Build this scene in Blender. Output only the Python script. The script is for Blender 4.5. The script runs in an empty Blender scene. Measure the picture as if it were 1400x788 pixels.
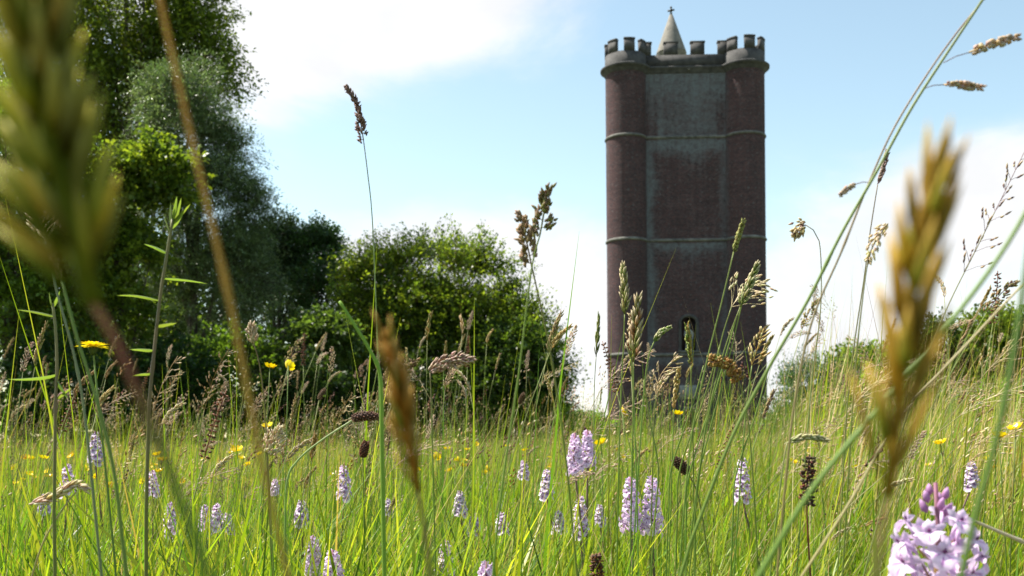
import bpy, math, random
import numpy as np
from mathutils import Vector, Matrix

rng = np.random.default_rng(7)
random.seed(7)
PI = math.pi
R = math.radians
scene = bpy.context.scene
COL = scene.collection

# ------------------------------------------------------------------ camera
FPX = 1360.0                 # focal length in pixels of the 1400 px wide photograph
HOR = 595.0                  # row of the horizon in the photograph
CAMZ = 0.45
ROLL = R(0.45)
cR = Vector((math.cos(ROLL), 0, -math.sin(ROLL)))
cU = Vector((math.sin(ROLL), 0, math.cos(ROLL)))
cF = Vector((0, 1, 0))
cam_data = bpy.data.cameras.new('camera')
cam = bpy.data.objects.new('camera', cam_data)
COL.objects.link(cam)
cam_data.sensor_width = 36
cam_data.lens = 36 * FPX / 1400
cam_data.shift_y = (HOR - 394) / 1400
cam_data.clip_start = 0.01
cam_data.clip_end = 5000
cam_data.dof.use_dof = True
cam_data.dof.focus_distance = 1.1
cam_data.dof.aperture_fstop = 17
m = Matrix.Identity(4)
for i, v in enumerate((cR, cU, -cF)):
    for j in range(3):
        m[j][i] = v[j]
m.translation = (0, 0, CAMZ)
cam.matrix_world = m
scene.camera = cam


def P(x, y, d):
    """photo pixel + distance -> world point"""
    u = float((x - 700) / FPX)
    v = float((HOR - y) / FPX)
    d = float(d)
    p = Vector((0, 0, CAMZ)) + d * (u * cR + v * cU + cF)
    return np.array(p)


def D(x, y):
    p = Vector(P(x, y, 1.0)) - Vector((0, 0, CAMZ))
    return p.normalized()


# ------------------------------------------------------------------ sky and sun
SUN_A, SUN_E = R(19), R(57)
sd = Vector((-math.cos(SUN_A) * math.cos(SUN_E), math.sin(SUN_A) * math.cos(SUN_E), math.sin(SUN_E)))
world = bpy.data.worlds.new('World')
scene.world = world
world.use_nodes = True
nt = world.node_tree
nt.nodes.clear()


def N(tree, t, **kw):
    n = tree.nodes.new(t)
    for k, v in kw.items():
        if k.startswith('i_'):
            key = k[2:]
            key = int(key) if key.isdigit() else key.replace('_', ' ')
            n.inputs[key].default_value = v
        else:
            setattr(n, k, v)
    return n


def L(tree, a, b):
    tree.links.new(a, b)


def math_node(tree, op, a, b=None, c=None, clamp=False):
    n = tree.nodes.new('ShaderNodeMath')
    n.operation = op
    n.use_clamp = clamp
    for i, v in enumerate((a, b, c)):
        if v is None:
            continue
        if isinstance(v, (int, float)):
            n.inputs[i].default_value = v
        else:
            tree.links.new(v, n.inputs[i])
    return n.outputs[0]


out = N(nt, 'ShaderNodeOutputWorld')
bg = N(nt, 'ShaderNodeBackground', i_Strength=0.085)
sky = N(nt, 'ShaderNodeTexSky', sky_type='NISHITA', sun_disc=False)
sky.sun_elevation = SUN_E
sky.sun_rotation = math.atan2(sd.x, sd.y)
sky.altitude = 200
sky.air_density = 1.0
sky.dust_density = 0.8
sky.ozone_density = 1.2
tc = N(nt, 'ShaderNodeTexCoord')
mp = N(nt, 'ShaderNodeMapping')
mp.inputs['Scale'].default_value = (2.6, 2.6, 5.0)
mp.inputs['Location'].default_value = (0.35, 0.1, 0.2)
L(nt, tc.outputs['Generated'], mp.inputs['Vector'])
n1 = N(nt, 'ShaderNodeTexNoise', i_Scale=1.3, i_Detail=9.0, i_Roughness=0.56, i_Distortion=0.25)
L(nt, mp.outputs[0], n1.inputs['Vector'])
acc = math_node(nt, 'MULTIPLY_ADD', n1.outputs['Fac'], 1.9, -0.62)
# the cloud banks: (pixel, half width, half height, weight)
for (px, py, rx, rz, w) in ((580, -15, 0.24, 0.085, 0.62), (380, 60, 0.12, 0.08, 0.36), (735, 440, 0.13, 0.10, 0.55), (570, 470, 0.1, 0.1, 0.4), (1300, 400, 0.24, 0.11, 0.55),
                            (1360, 270, 0.08, 0.06, 0.3), (640, 205, 0.13, 0.045, -0.30), (1180, 120, 0.22, 0.13, -0.35), (960, 60, 0.09, 0.13, -0.2), (450, 230, 0.1, 0.05, -0.3)):
    c = D(px, py)
    s = N(nt, 'ShaderNodeVectorMath', operation='SUBTRACT')
    s.inputs[1].default_value = c
    L(nt, tc.outputs['Generated'], s.inputs[0])
    k = N(nt, 'ShaderNodeVectorMath', operation='MULTIPLY')
    k.inputs[1].default_value = (1 / rx, 1 / rx, 1 / rz)
    L(nt, s.outputs[0], k.inputs[0])
    ln = N(nt, 'ShaderNodeVectorMath', operation='DOT_PRODUCT')
    L(nt, k.outputs[0], ln.inputs[0])
    L(nt, k.outputs[0], ln.inputs[1])
    e = math_node(nt, 'POWER', 2.718, math_node(nt, 'MULTIPLY', ln.outputs['Value'], -0.7))
    acc = math_node(nt, 'MULTIPLY_ADD', e, w, acc)
mr = N(nt, 'ShaderNodeMapRange', interpolation_type='SMOOTHERSTEP')
mr.inputs[1].default_value = 0.36
mr.inputs[2].default_value = 0.98
L(nt, acc, mr.inputs[0])
cl = N(nt, 'ShaderNodeMapRange')
cl.inputs[1].default_value = 0.35
cl.inputs[2].default_value = 0.7
cl.inputs[3].default_value = 0.86
cl.inputs[4].default_value = 1.0
n2 = N(nt, 'ShaderNodeTexNoise', i_Scale=3.1, i_Detail=6.0)
L(nt, mp.outputs[0], n2.inputs['Vector'])
L(nt, n2.outputs['Fac'], cl.inputs[0])
cc = N(nt, 'ShaderNodeVectorMath', operation='SCALE')
cc.inputs[0].default_value = (5.6, 5.65, 5.75)
L(nt, cl.outputs[0], cc.inputs['Scale'])
SKYTINT = N(nt, 'ShaderNodeMix', data_type='RGBA', blend_type='MULTIPLY')
SKYTINT.inputs[0].default_value = 1.0
L(nt, sky.outputs[0], SKYTINT.inputs[6])
SKYTINT.inputs[7].default_value = (1.50, 1.41, 1.11, 1)
mx = N(nt, 'ShaderNodeMix', data_type='RGBA')
L(nt, mr.outputs[0], mx.inputs[0])
L(nt, SKYTINT.outputs[2], mx.inputs[6])
L(nt, cc.outputs[0], mx.inputs[7])
L(nt, mx.outputs[2], bg.inputs['Color'])
L(nt, bg.outputs[0], out.inputs['Surface'])

sl = bpy.data.lights.new('sun', 'SUN')
sl.energy = 5.0
sl.angle = R(0.53)
sl.color = (1.0, 0.94, 0.83)
so = bpy.data.objects.new('sun', sl)
COL.objects.link(so)
so.rotation_euler = (-sd).to_track_quat('-Z', 'Y').to_euler()
so.location = (-40, 40, 60)

scene.view_settings.view_transform = 'Standard'
scene.view_settings.look = 'None'
scene.view_settings.gamma = 1
scene.view_settings.use_curve_mapping = False
scene.view_settings.exposure = 1.25
scene.render.engine = 'CYCLES'
scene.cycles.max_bounces = 6
scene.cycles.transparent_max_bounces = 4
scene.cycles.use_denoising = True


# ------------------------------------------------------------------ materials
def new_mat(name):
    mt = bpy.data.materials.new(name)
    mt.use_nodes = True
    mt.node_tree.nodes.clear()
    o = mt.node_tree.nodes.new('ShaderNodeOutputMaterial')
    return mt, mt.node_tree, o


def plant_mat(name, transl=0.4, rough=0.45, spec=0.4, tr_gain=(1.25, 1.2, 0.75), noise=None, coat=0.0):
    mt, t, o = new_mat(name)
    at = N(t, 'ShaderNodeAttribute', attribute_name='Col')
    oi = N(t, 'ShaderNodeObjectInfo')
    hv = N(t, 'ShaderNodeHueSaturation')
    L(t, at.outputs['Color'], hv.inputs['Color'])
    L(t, math_node(t, 'MULTIPLY_ADD', oi.outputs['Random'], 0.35, 0.82), hv.inputs['Value'])
    L(t, math_node(t, 'MULTIPLY_ADD', oi.outputs['Random'], 0.03, 0.485), hv.inputs['Hue'])
    c = hv.outputs['Color']
    if noise:
        tcn = N(t, 'ShaderNodeTexCoord')
        nz = N(t, 'ShaderNodeTexNoise', i_Scale=noise, i_Detail=4.0)
        L(t, tcn.outputs['Object'], nz.inputs['Vector'])
        h2 = N(t, 'ShaderNodeHueSaturation')
        L(t, c, h2.inputs['Color'])
        L(t, math_node(t, 'MULTIPLY_ADD', nz.outputs['Fac'], 0.8, 0.6), h2.inputs['Value'])
        c = h2.outputs['Color']
    p = N(t, 'ShaderNodeBsdfPrincipled', i_Roughness=rough)
    p.inputs['Specular IOR Level'].default_value = spec
    p.inputs['Coat Weight'].default_value = coat
    L(t, c, p.inputs['Base Color'])
    tr = N(t, 'ShaderNodeBsdfTranslucent')
    g = N(t, 'ShaderNodeMix', data_type='RGBA', blend_type='MULTIPLY')
    g.inputs[0].default_value = 1
    L(t, c, g.inputs[6])
    g.inputs[7].default_value = (*tr_gain, 1)
    L(t, g.outputs[2], tr.inputs['Color'])
    ms = N(t, 'ShaderNodeMixShader')
    ms.inputs[0].default_value = transl
    L(t, p.outputs[0], ms.inputs[1])
    L(t, tr.outputs[0], ms.inputs[2])
    L(t, ms.outputs[0], o.inputs['Surface'])
    return mt


def stone_mat(name, c1, c2, scale=2.0, rough=0.9, bump=0.3):
    mt, t, o = new_mat(name)
    tcn = N(t, 'ShaderNodeTexCoord')
    nz = N(t, 'ShaderNodeTexNoise', i_Scale=scale, i_Detail=8.0, i_Roughness=0.65)
    L(t, tcn.outputs['Object'], nz.inputs['Vector'])
    rp = N(t, 'ShaderNodeValToRGB')
    rp.color_ramp.elements[0].color = (*c1, 1)
    rp.color_ramp.elements[1].color = (*c2, 1)
    rp.color_ramp.elements[0].position = 0.32
    rp.color_ramp.elements[1].position = 0.7
    L(t, nz.outputs['Fac'], rp.inputs[0])
    p = N(t, 'ShaderNodeBsdfPrincipled', i_Roughness=rough)
    L(t, rp.outputs[0], p.inputs['Base Color'])
    b = N(t, 'ShaderNodeBump', i_Strength=bump, i_Distance=0.03)
    L(t, nz.outputs['Fac'], b.inputs['Height'])
    L(t, b.outputs[0], p.inputs['Normal'])
    L(t, p.outputs[0], o.inputs['Surface'])
    return mt


def brick_mat():
    """old red brick with pale lichen where the 'stain' attribute says it grows"""
    mt, t, o = new_mat('old_brick')
    uv = N(t, 'ShaderNodeUVMap')
    br = N(t, 'ShaderNodeTexBrick', i_Scale=1.0)
    br.inputs['Brick Width'].default_value = 0.24
    br.inputs['Row Height'].default_value = 0.08
    br.inputs['Mortar Size'].default_value = 0.008
    br.inputs['Color1'].default_value = (0.084, 0.040, 0.041, 1)
    br.inputs['Color2'].default_value = (0.036, 0.024, 0.029, 1)
    br.inputs['Mortar'].default_value = (0.072, 0.066, 0.067, 1)
    L(t, uv.outputs[0], br.inputs['Vector'])
    st = N(t, 'ShaderNodeAttribute', attribute_name='stain')
    nz = N(t, 'ShaderNodeTexNoise', i_Scale=1.6, i_Detail=10.0, i_Roughness=0.72)
    L(t, uv.outputs[0], nz.inputs['Vector'])
    big = N(t, 'ShaderNodeTexNoise', i_Scale=0.35, i_Detail=5.0, i_Roughness=0.6)
    L(t, uv.outputs[0], big.inputs['Vector'])
    # horizontal weathering rows
    mpn = N(t, 'ShaderNodeMapping')
    mpn.inputs['Scale'].default_value = (0.25, 3.0, 1)
    L(t, uv.outputs[0], mpn.inputs['Vector'])
    rows = N(t, 'ShaderNodeTexNoise', i_Scale=1.0, i_Detail=4.0)
    L(t, mpn.outputs[0], rows.inputs['Vector'])
    # vertical rain streaks
    mps = N(t, 'ShaderNodeMapping')
    mps.inputs['Scale'].default_value = (2.2, 0.12, 1)
    L(t, uv.outputs[0], mps.inputs['Vector'])
    streak = N(t, 'ShaderNodeTexNoise', i_Scale=1.0, i_Detail=6.0)
    L(t, mps.outputs[0], streak.inputs['Vector'])
    hv = N(t, 'ShaderNodeHueSaturation')
    L(t, br.outputs['Color'], hv.inputs['Color'])
    v = math_node(t, 'ADD', math_node(t, 'MULTIPLY', big.outputs['Fac'], 0.8), math_node(t, 'MULTIPLY', rows.outputs['Fac'], 0.55))
    v = math_node(t, 'ADD', v, math_node(t, 'MULTIPLY', streak.outputs['Fac'], 0.5))
    L(t, math_node(t, 'ADD', v, 0.12), hv.inputs['Value'])
    f = math_node(t, 'MULTIPLY_ADD', st.outputs['Fac'], 1.0, math_node(t, 'MULTIPLY_ADD', nz.outputs['Fac'], 2.6, -1.55))
    f = math_node(t, 'ADD', f, math_node(t, 'MULTIPLY_ADD', streak.outputs['Fac'], 0.8, -0.42))
    sepc = N(t, 'ShaderNodeSeparateColor')
    L(t, br.outputs['Color'], sepc.inputs[0])
    f = math_node(t, 'ADD', f, math_node(t, 'MULTIPLY_ADD', sepc.outputs[0], 7.0, -0.42))
    f = math_node(t, 'MULTIPLY', math_node(t, 'MAXIMUM', f, 0.0), st.outputs['Fac'], clamp=True)
    # scattered single pale bricks
    sp = N(t, 'ShaderNodeTexNoise', i_Scale=3.6, i_Detail=2.0)
    L(t, uv.outputs[0], sp.inputs['Vector'])
    f2 = math_node(t, 'MULTIPLY', math_node(t, 'GREATER_THAN', sp.outputs['Fac'], 0.65), 0.4)
    f = math_node(t, 'ADD', f, f2, clamp=True)
    mxn = N(t, 'ShaderNodeMix', data_type='RGBA')
    L(t, f, mxn.inputs[0])
    L(t, hv.outputs[0], mxn.inputs[6])
    mxn.inputs[7].default_value = (0.122, 0.134, 0.148, 1)
    p = N(t, 'ShaderNodeBsdfPrincipled', i_Roughness=0.92)
    p.inputs['Specular IOR Level'].default_value = 0.2
    L(t, mxn.outputs[2], p.inputs['Base Color'])
    b = N(t, 'ShaderNodeBump', i_Strength=0.5, i_Distance=0.02)
    L(t, br.outputs['Fac'], b.inputs['Height'])
    b.invert = True
    L(t, b.outputs[0], p.inputs['Normal'])
    L(t, p.outputs[0], o.inputs['Surface'])
    return mt


def ground_mat():
    mt, t, o = new_mat('meadow_soil')
    tcn = N(t, 'ShaderNodeTexCoord')
    a = N(t, 'ShaderNodeTexNoise', i_Scale=0.25, i_Detail=8.0, i_Roughness=0.7)
    b = N(t, 'ShaderNodeTexNoise', i_Scale=14.0, i_Detail=8.0, i_Roughness=0.7)
    L(t, tcn.outputs['Object'], a.inputs['Vector'])
    L(t, tcn.outputs['Object'], b.inputs['Vector'])
    rp = N(t, 'ShaderNodeValToRGB')
    rp.color_ramp.elements[0].color = (0.03, 0.04, 0.012, 1)
    rp.color_ramp.elements[1].color = (0.13, 0.15, 0.045, 1)
    rp.color_ramp.elements[0].position = 0.3
    rp.color_ramp.elements[1].position = 0.7
    L(t, math_node(t, 'ADD', math_node(t, 'MULTIPLY', a.outputs['Fac'], 0.5), math_node(t, 'MULTIPLY', b.outputs['Fac'], 0.5)), rp.inputs[0])
    p = N(t, 'ShaderNodeBsdfPrincipled', i_Roughness=0.95)
    L(t, rp.outputs[0], p.inputs['Base Color'])
    bu = N(t, 'ShaderNodeBump', i_Strength=0.8, i_Distance=0.05)
    L(t, b.outputs['Fac'], bu.inputs['Height'])
    L(t, bu.outputs[0], p.inputs['Normal'])
    L(t, p.outputs[0], o.inputs['Surface'])
    return mt


M_GRASS = plant_mat('grass_blade', 0.52, 0.4, 0.28, (1.4, 1.35, 0.5))
M_DRY = plant_mat('dry_grass', 0.3, 0.5, 0.35, (1.1, 1.0, 0.8))
M_HEAD = plant_mat('seed_head', 0.3, 0.6, 0.3, (1.15, 1.0, 0.7))
M_STEM = plant_mat('plant_stem', 0.3, 0.45, 0.25)
M_HERO = plant_mat('near_stalk', 0.55, 0.6, 0.12, (1.2, 1.15, 0.6), noise=300.0)
M_PETAL = plant_mat('petal', 0.35, 0.45, 0.3, (1.0, 0.95, 1.0))
M_YELLOW = plant_mat('glossy_yellow_petal', 0.3, 0.25, 0.6, (1.0, 1.0, 0.6))
M_LEAF = plant_mat('tree_leaf', 0.55, 0.4, 0.35, (1.7, 1.55, 0.6))
M_SILVER = plant_mat('silver_leaf', 0.4, 0.4, 0.5, (1.3, 1.3, 0.8))
M_BARK = stone_mat('bark', (0.03, 0.024, 0.018), (0.10, 0.08, 0.06), 3.0)
M_BRICK = brick_mat()
M_STONE = stone_mat('weathered_stone', (0.045, 0.045, 0.042), (0.19, 0.185, 0.165), 1.1)
M_PARAPET = stone_mat('parapet_stone', (0.024, 0.023, 0.025), (0.080, 0.077, 0.076), 1.3)
M_ROOF = stone_mat('roof_stone', (0.11, 0.105, 0.095), (0.24, 0.22, 0.19), 1.5)
M_STATUE = stone_mat('statue_stone', (0.16, 0.16, 0.145), (0.34, 0.335, 0.30), 2.5)
M_DARK = stone_mat('iron', (0.02, 0.02, 0.02), (0.05, 0.05, 0.05), 4.0, 0.6)
M_DOOR = stone_mat('old_oak', (0.03, 0.022, 0.016), (0.07, 0.05, 0.035), 5.0, 0.7)
M_GROUND = ground_mat()


# ------------------------------------------------------------------ mesh helpers
def make_mesh(name, V, Q=None, T=None, C=None, smooth=True, stain=None, uv=None):
    V = np.asarray(V, dtype=np.float32)
    Q = np.zeros((0, 4), np.int32) if Q is None or len(Q) == 0 else np.asarray(Q, np.int32)
    T = np.zeros((0, 3), np.int32) if T is None or len(T) == 0 else np.asarray(T, np.int32)
    me = bpy.data.meshes.new(name)
    nq, ntr = len(Q), len(T)
    me.vertices.add(len(V))
    me.vertices.foreach_set('co', V.ravel())
    loops = np.concatenate([Q.ravel(), T.ravel()]).astype(np.int32)
    me.loops.add(len(loops))
    me.loops.foreach_set('vertex_index', loops)
    me.polygons.add(nq + ntr)
    starts = np.concatenate([np.arange(nq) * 4, nq * 4 + np.arange(ntr) * 3]).astype(np.int32)
    me.polygons.foreach_set('loop_start', starts)
    if smooth:
        me.polygons.foreach_set('use_smooth', np.ones(nq + ntr, dtype=bool))
    if C is not None:
        a = me.color_attributes.new('Col', 'FLOAT_COLOR', 'POINT')
        C4 = np.ones((len(V), 4), np.float32)
        C4[:, :3] = C
        a.data.foreach_set('color', C4.ravel())
    if stain is not None:
        a = me.attributes.new('stain', 'FLOAT', 'POINT')
        a.data.foreach_set('value', np.asarray(stain, np.float32))
    if uv is not None:
        l = me.uv_layers.new(name='UVMap')
        l.data.foreach_set('uv', np.asarray(uv, np.float32)[loops].ravel())
    me.update(calc_edges=True)
    return me


class MB:
    def __init__(s):
        s.V, s.Q, s.T, s.C, s.n = [], [], [], [], 0

    def add(s, V, Q=(), T=(), C=(1, 1, 1)):
        V = np.asarray(V, float)
        C = np.asarray(C, float)
        if C.ndim == 1:
            C = np.tile(C, (len(V), 1))
        s.V.append(V)
        s.C.append(C)
        if len(Q):
            s.Q.append(np.asarray(Q) + s.n)
        if len(T):
            s.T.append(np.asarray(T) + s.n)
        s.n += len(V)
        return s

    def tube(s, pts, rad, col=(1, 1, 1), sides=5, cap=True):
        pts = np.asarray(pts, float)
        n = len(pts)
        rad = np.full(n, rad) if np.isscalar(rad) else np.asarray(rad, float)
        tan = np.gradient(pts, axis=0)
        tan /= np.linalg.norm(tan, axis=1)[:, None] + 1e-12
        ref = np.array([0.13, 1, 0.05]) if abs(tan[0][1]) < 0.9 else np.array([1, 0.1, 0.0])
        A = np.cross(tan, ref)
        A /= np.linalg.norm(A, axis=1)[:, None] + 1e-12
        B = np.cross(tan, A)
        an = np.arange(sides) / sides * 2 * PI
        V = pts[:, None, :] + rad[:, None, None] * (np.cos(an)[None, :, None] * A[:, None, :] + np.sin(an)[None, :, None] * B[:, None, :])
        V = V.reshape(-1, 3)
        Q = []
        for i in range(n - 1):
            for k in range(sides):
                k2 = (k + 1) % sides
                Q.append((i * sides + k, i * sides + k2, (i + 1) * sides + k2, (i + 1) * sides + k))
        C = np.asarray(col, float)
        if C.ndim == 2:
            C = np.repeat(C, sides, axis=0)
        T = []
        if cap:
            V = np.vstack([V, pts[0], pts[-1]])
            if C.ndim == 2:
                C = np.vstack([C, C[0], C[-1]])
            b = n * sides
            for k in range(sides):
                k2 = (k + 1) % sides
                T.append((b, k2, k))
                T.append((b + 1, (n - 1) * sides + k, (n - 1) * sides + k2))
        return s.add(V, Q, T, C)

    def spikelet(s, p, d, ln, w, col, tip=None, sides=4):
        p = np.asarray(p, float)
        d = np.asarray(d, float)
        d = d / (np.linalg.norm(d) + 1e-12)
        ref = np.array([0.3, 0.9, 0.1]) if abs(d[1]) < 0.85 else np.array([1.0, 0, 0.2])
        a = np.cross(d, ref)
        a /= np.linalg.norm(a)
        b = np.cross(d, a)
        an = np.arange(sides) / sides * 2 * PI
        ring = np.cos(an)[:, None] * a + np.sin(an)[:, None] * b
        V = np.vstack([p, p + d * ln * 0.32 + ring * w * 0.5, p + d * ln * 0.72 + ring * w * 0.34, p + d * ln])
        T, Q = [], []
        for k in range(sides):
            k2 = (k + 1) % sides
            T.append((0, 1 + k2, 1 + k))
            Q.append((1 + k, 1 + k2, 1 + sides + k2, 1 + sides + k))
            T.append((1 + sides + k, 1 + sides + k2, 1 + 2 * sides))
        col = np.asarray(col, float)
        tip = col if tip is None else np.asarray(tip, float)
        C = np.vstack([col[None], np.tile(col, (sides, 1)), np.tile(col * 0.4 + tip * 0.6, (sides, 1)), tip[None]])
        return s.add(V, Q, T, C)

    def ribbon(s, pts, widths, wdir, col, fold=0.25):
        """leaf blade: centre line + two edges, slightly folded"""
        pts = np.asarray(pts, float)
        n = len(pts)
        w = np.asarray(widths, float)[:, None]
        wd = np.asarray(wdir, float)
        if wd.ndim == 1:
            wd = np.tile(wd, (n, 1))
        tan = np.gradient(pts, axis=0)
        tan /= np.linalg.norm(tan, axis=1)[:, None] + 1e-12
        nor = np.cross(tan, wd)
        V = np.empty((n * 3, 3))
        V[0::3] = pts - wd * w * 0.5 + nor * w * fold
        V[1::3] = pts
        V[2::3] = pts + wd * w * 0.5 + nor * w * fold
        Q = []
        for i in range(n - 1):
            for k in range(2):
                Q.append((i * 3 + k, i * 3 + k + 1, i * 3 + 4 + k, i * 3 + 3 + k))
        C = np.asarray(col, float)
        if C.ndim == 2:
            C = np.repeat(C, 3, axis=0)
        return s.add(V, Q, (), C)

    def box(s, lo, hi, col=(1, 1, 1)):
        x0, y0, z0 = lo
        x1, y1, z1 = hi
        V = [(x0, y0, z0), (x1, y0, z0), (x1, y1, z0), (x0, y1, z0), (x0, y0, z1), (x1, y0, z1), (x1, y1, z1), (x0, y1, z1)]
        Q = [(0, 3, 2, 1), (4, 5, 6, 7), (0, 1, 5, 4), (1, 2, 6, 5), (2, 3, 7, 6), (3, 0, 4, 7)]
        return s.add(V, Q, (), col)

    def mesh(s, name, smooth=True):
        return make_mesh(name, np.vstack(s.V), np.vstack(s.Q) if s.Q else None, np.vstack(s.T) if s.T else None, np.vstack(s.C), smooth)

    def build(s, name, mat, parent=None, smooth=True):
        return obj(name, s.mesh(name, smooth), mat, parent)


def obj(name, me, mat=None, parent=None):
    if mat is not None and len(me.materials) == 0:
        me.materials.append(mat)
    o = bpy.data.objects.new(name, me)
    COL.objects.link(o)
    if parent is not None:
        o.parent = parent
    return o


def thing(name, label, cat, loc=(0, 0, 0), rotz=0, group=None):
    o = bpy.data.objects.new(name, None)
    COL.objects.link(o)
    o.location = loc
    o.rotation_euler = (0, 0, rotz)
    o.empty_display_size = 0.05
    tag(o, label, cat, group)
    return o


def tag(o, label=None, cat=None, group=None, kind=None):
    if label:
        o['label'] = label
    if cat:
        o['category'] = cat
    if group:
        o['group'] = group
    if kind:
        o['kind'] = kind
    return o


def jit(c, a=0.15):
    c = np.asarray(c, float)
    return np.clip(c * (1 + rng.uniform(-a, a)) * (1 + rng.uniform(-a * 0.4, a * 0.4, 3)), 0, 1)


def unit(v):
    v = np.asarray(v, float)
    return v / (np.linalg.norm(v) + 1e-12)


def smooth_line(pts, n):
    """Catmull-Rom through pts"""
    pts = np.asarray(pts, float)
    if len(pts) == 2:
        t = np.linspace(0, 1, n)[:, None]
        return pts[0] * (1 - t) + pts[1] * t
    ext = np.vstack([2 * pts[0] - pts[1], pts, 2 * pts[-1] - pts[-2]])
    seg = np.linalg.norm(np.diff(pts, axis=0), axis=1)
    cum = np.concatenate([[0], np.cumsum(seg)])
    o = []
    for q in np.linspace(0, cum[-1], n):
        i = min(np.searchsorted(cum, q, side='right') - 1, len(seg) - 1)
        t = (q - cum[i]) / seg[i]
        p0, p1, p2, p3 = ext[i:i + 4]
        o.append(0.5 * ((2 * p1) + (-p0 + p2) * t + (2 * p0 - 5 * p1 + 4 * p2 - p3) * t * t + (-p0 + 3 * p1 - 3 * p2 + p3) * t ** 3))
    return np.array(o)


# ------------------------------------------------------------------ ground
n = 60
gx = np.linspace(-900, 900, n)
gy = np.linspace(-300, 2500, n)
GX, GY = np.meshgrid(gx, gy)
V = np.stack([GX.ravel(), GY.ravel(), np.zeros(GX.size)], 1)
idx = np.arange(n * n).reshape(n, n)
Q = np.stack([idx[:-1, :-1].ravel(), idx[:-1, 1:].ravel(), idx[1:, 1:].ravel(), idx[1:, :-1].ravel()], 1)
g = obj('ground', make_mesh('ground', V, Q), M_GROUND)
tag(g, kind='structure')

# ------------------------------------------------------------------ the brick tower
TD = 113.0
TX = P(941, 595, TD)[0]
tower = thing('brick_tower', 'tall dark red brick tower with round corner turrets and battlements standing beyond the meadow', 'tower', (TX, TD, 0), R(-2.0))
HALF = 6.7            # half distance between the two front turret centres
TR = 2.33             # turret radius
CB = 0.75             # turret centre behind the wall face
BANDS = (9.3, 22.3, 34.0)
Z_COR0, Z_COR1 = 41.45, 42.25
Z_CREN, Z_MER = 43.5, 45.0
cen = [np.array([-HALF, CB]), np.array([HALF, CB]), np.array([0.0, CB + HALF * math.sqrt(3)])]


def noise2(x, z, s):
    return (np.sin(x * 1.7 * s + 1.3 * np.sin(z * 0.9 * s)) + np.sin(z * 1.3 * s + 2.1 * np.sin(x * 0.7 * s + 1)) + np.sin((x + z) * 2.3 * s)) / 3


def stain_front(x, z):
    """pale lichen: under each string course, up the edge beside a turret, broad on the top panel"""
    s = np.zeros_like(x)
    tops = (*BANDS, Z_COR0)
    for i, b in enumerate(tops):
        dz = b - z
        below = (dz > 0)
        dep = (1.2, 1.5, 2.0, 5.8)[i] * (1 + 0.35 * noise2(x, z * 0, 0.8))
        s = np.maximum(s, np.where(below, np.exp(-(dz / dep) ** 2) * (0.85, 0.8, 0.95, 0.85)[i], 0))
    e = x + (HALF - TR)
    edge = np.exp(-(e / (1.0 + 0.5 * noise2(x * 0, z, 0.5))) ** 2) * np.where(z < 33.5, 0.85, 0.25)
    s = np.maximum(s, edge)
    e2 = (HALF - TR) - x
    s = np.maximum(s, np.exp(-(e2 / 0.7) ** 2) * 0.5)
    s = np.maximum(s, np.where(z < 7.0, 0.35, 0.0))
    s = np.maximum(s, np.where((z > 33.9) & (z < 41.5) & (np.abs(x - 0.2) < 3.4), 0.62, 0))
    return np.clip(s * 0.95 + 0.26 + 0.12 * noise2(x, z, 0.45), 0, 1)


# front wall: a face with real openings for the niche and the doorway
NX0, NX1, NZ0, NZ1 = -0.72, 1.02, 9.55, 13.75
DX0, DX1, DZ1 = -0.85, 1.15, 3.3
xw = HALF - 0.6
xs = np.unique(np.round(np.concatenate([np.linspace(-xw, xw, 46), [NX0, NX1, DX0, DX1]]), 4))
zs = np.unique(np.round(np.concatenate([np.linspace(0, 43.0, 130), [NZ0, NZ1, DZ1]]), 4))
XX, ZZ = np.meshgrid(xs, zs)
V = np.stack([XX.ravel(), np.zeros(XX.size), ZZ.ravel()], 1)
idx = np.arange(XX.size).reshape(XX.shape)
Qs = []
for i in range(len(zs) - 1):
    zc = (zs[i] + zs[i + 1]) / 2
    for k in range(len(xs) - 1):
        xc = (xs[k] + xs[k + 1]) / 2
        if NX0 < xc < NX1 and NZ0 < zc < NZ1:
            continue
        if DX0 < xc < DX1 and zc < DZ1:
            continue
        Qs.append((idx[i, k], idx[i, k + 1], idx[i + 1, k + 1], idx[i + 1, k]))
st = stain_front(XX.ravel(), ZZ.ravel())
uv = np.stack([XX.ravel(), ZZ.ravel()], 1)
nv = len(V)
DEP = 0.9
EV, EQ = [], []


def recess(x0, x1, z0, z1):
    b = nv + len(EV)
    for (x, z) in ((x0, z0), (x1, z0), (x1, z1), (x0, z1)):
        EV.append((x, 0, z))
    for (x, z) in ((x0, z0), (x1, z0), (x1, z1), (x0, z1)):
        EV.append((x, DEP, z))
    for k in range(4):
        k2 = (k + 1) % 4
        EQ.append((b + k, b + 4 + k, b + 4 + k2, b + k2))
    EQ.append((b + 4, b + 5, b + 6, b + 7))


recess(NX0, NX1, NZ0, NZ1)
recess(DX0, DX1, 0, DZ1)
b = nv + len(EV)
EV += [(-xw, 1.2, 0), (xw, 1.2, 0), (xw, 1.2, 43.0), (-xw, 1.2, 43.0)]
EQ.append((b, b + 3, b + 2, b + 1))
V = np.vstack([V, EV])
uv = np.vstack([uv, [(v[0] + v[1], v[2]) for v in EV]])
st = np.concatenate([st, np.full(len(EV), 0.15)])
obj('front_wall', make_mesh('front_wall', V, Qs + EQ, None, None, False, st, uv), M_BRICK, tower)

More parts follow.
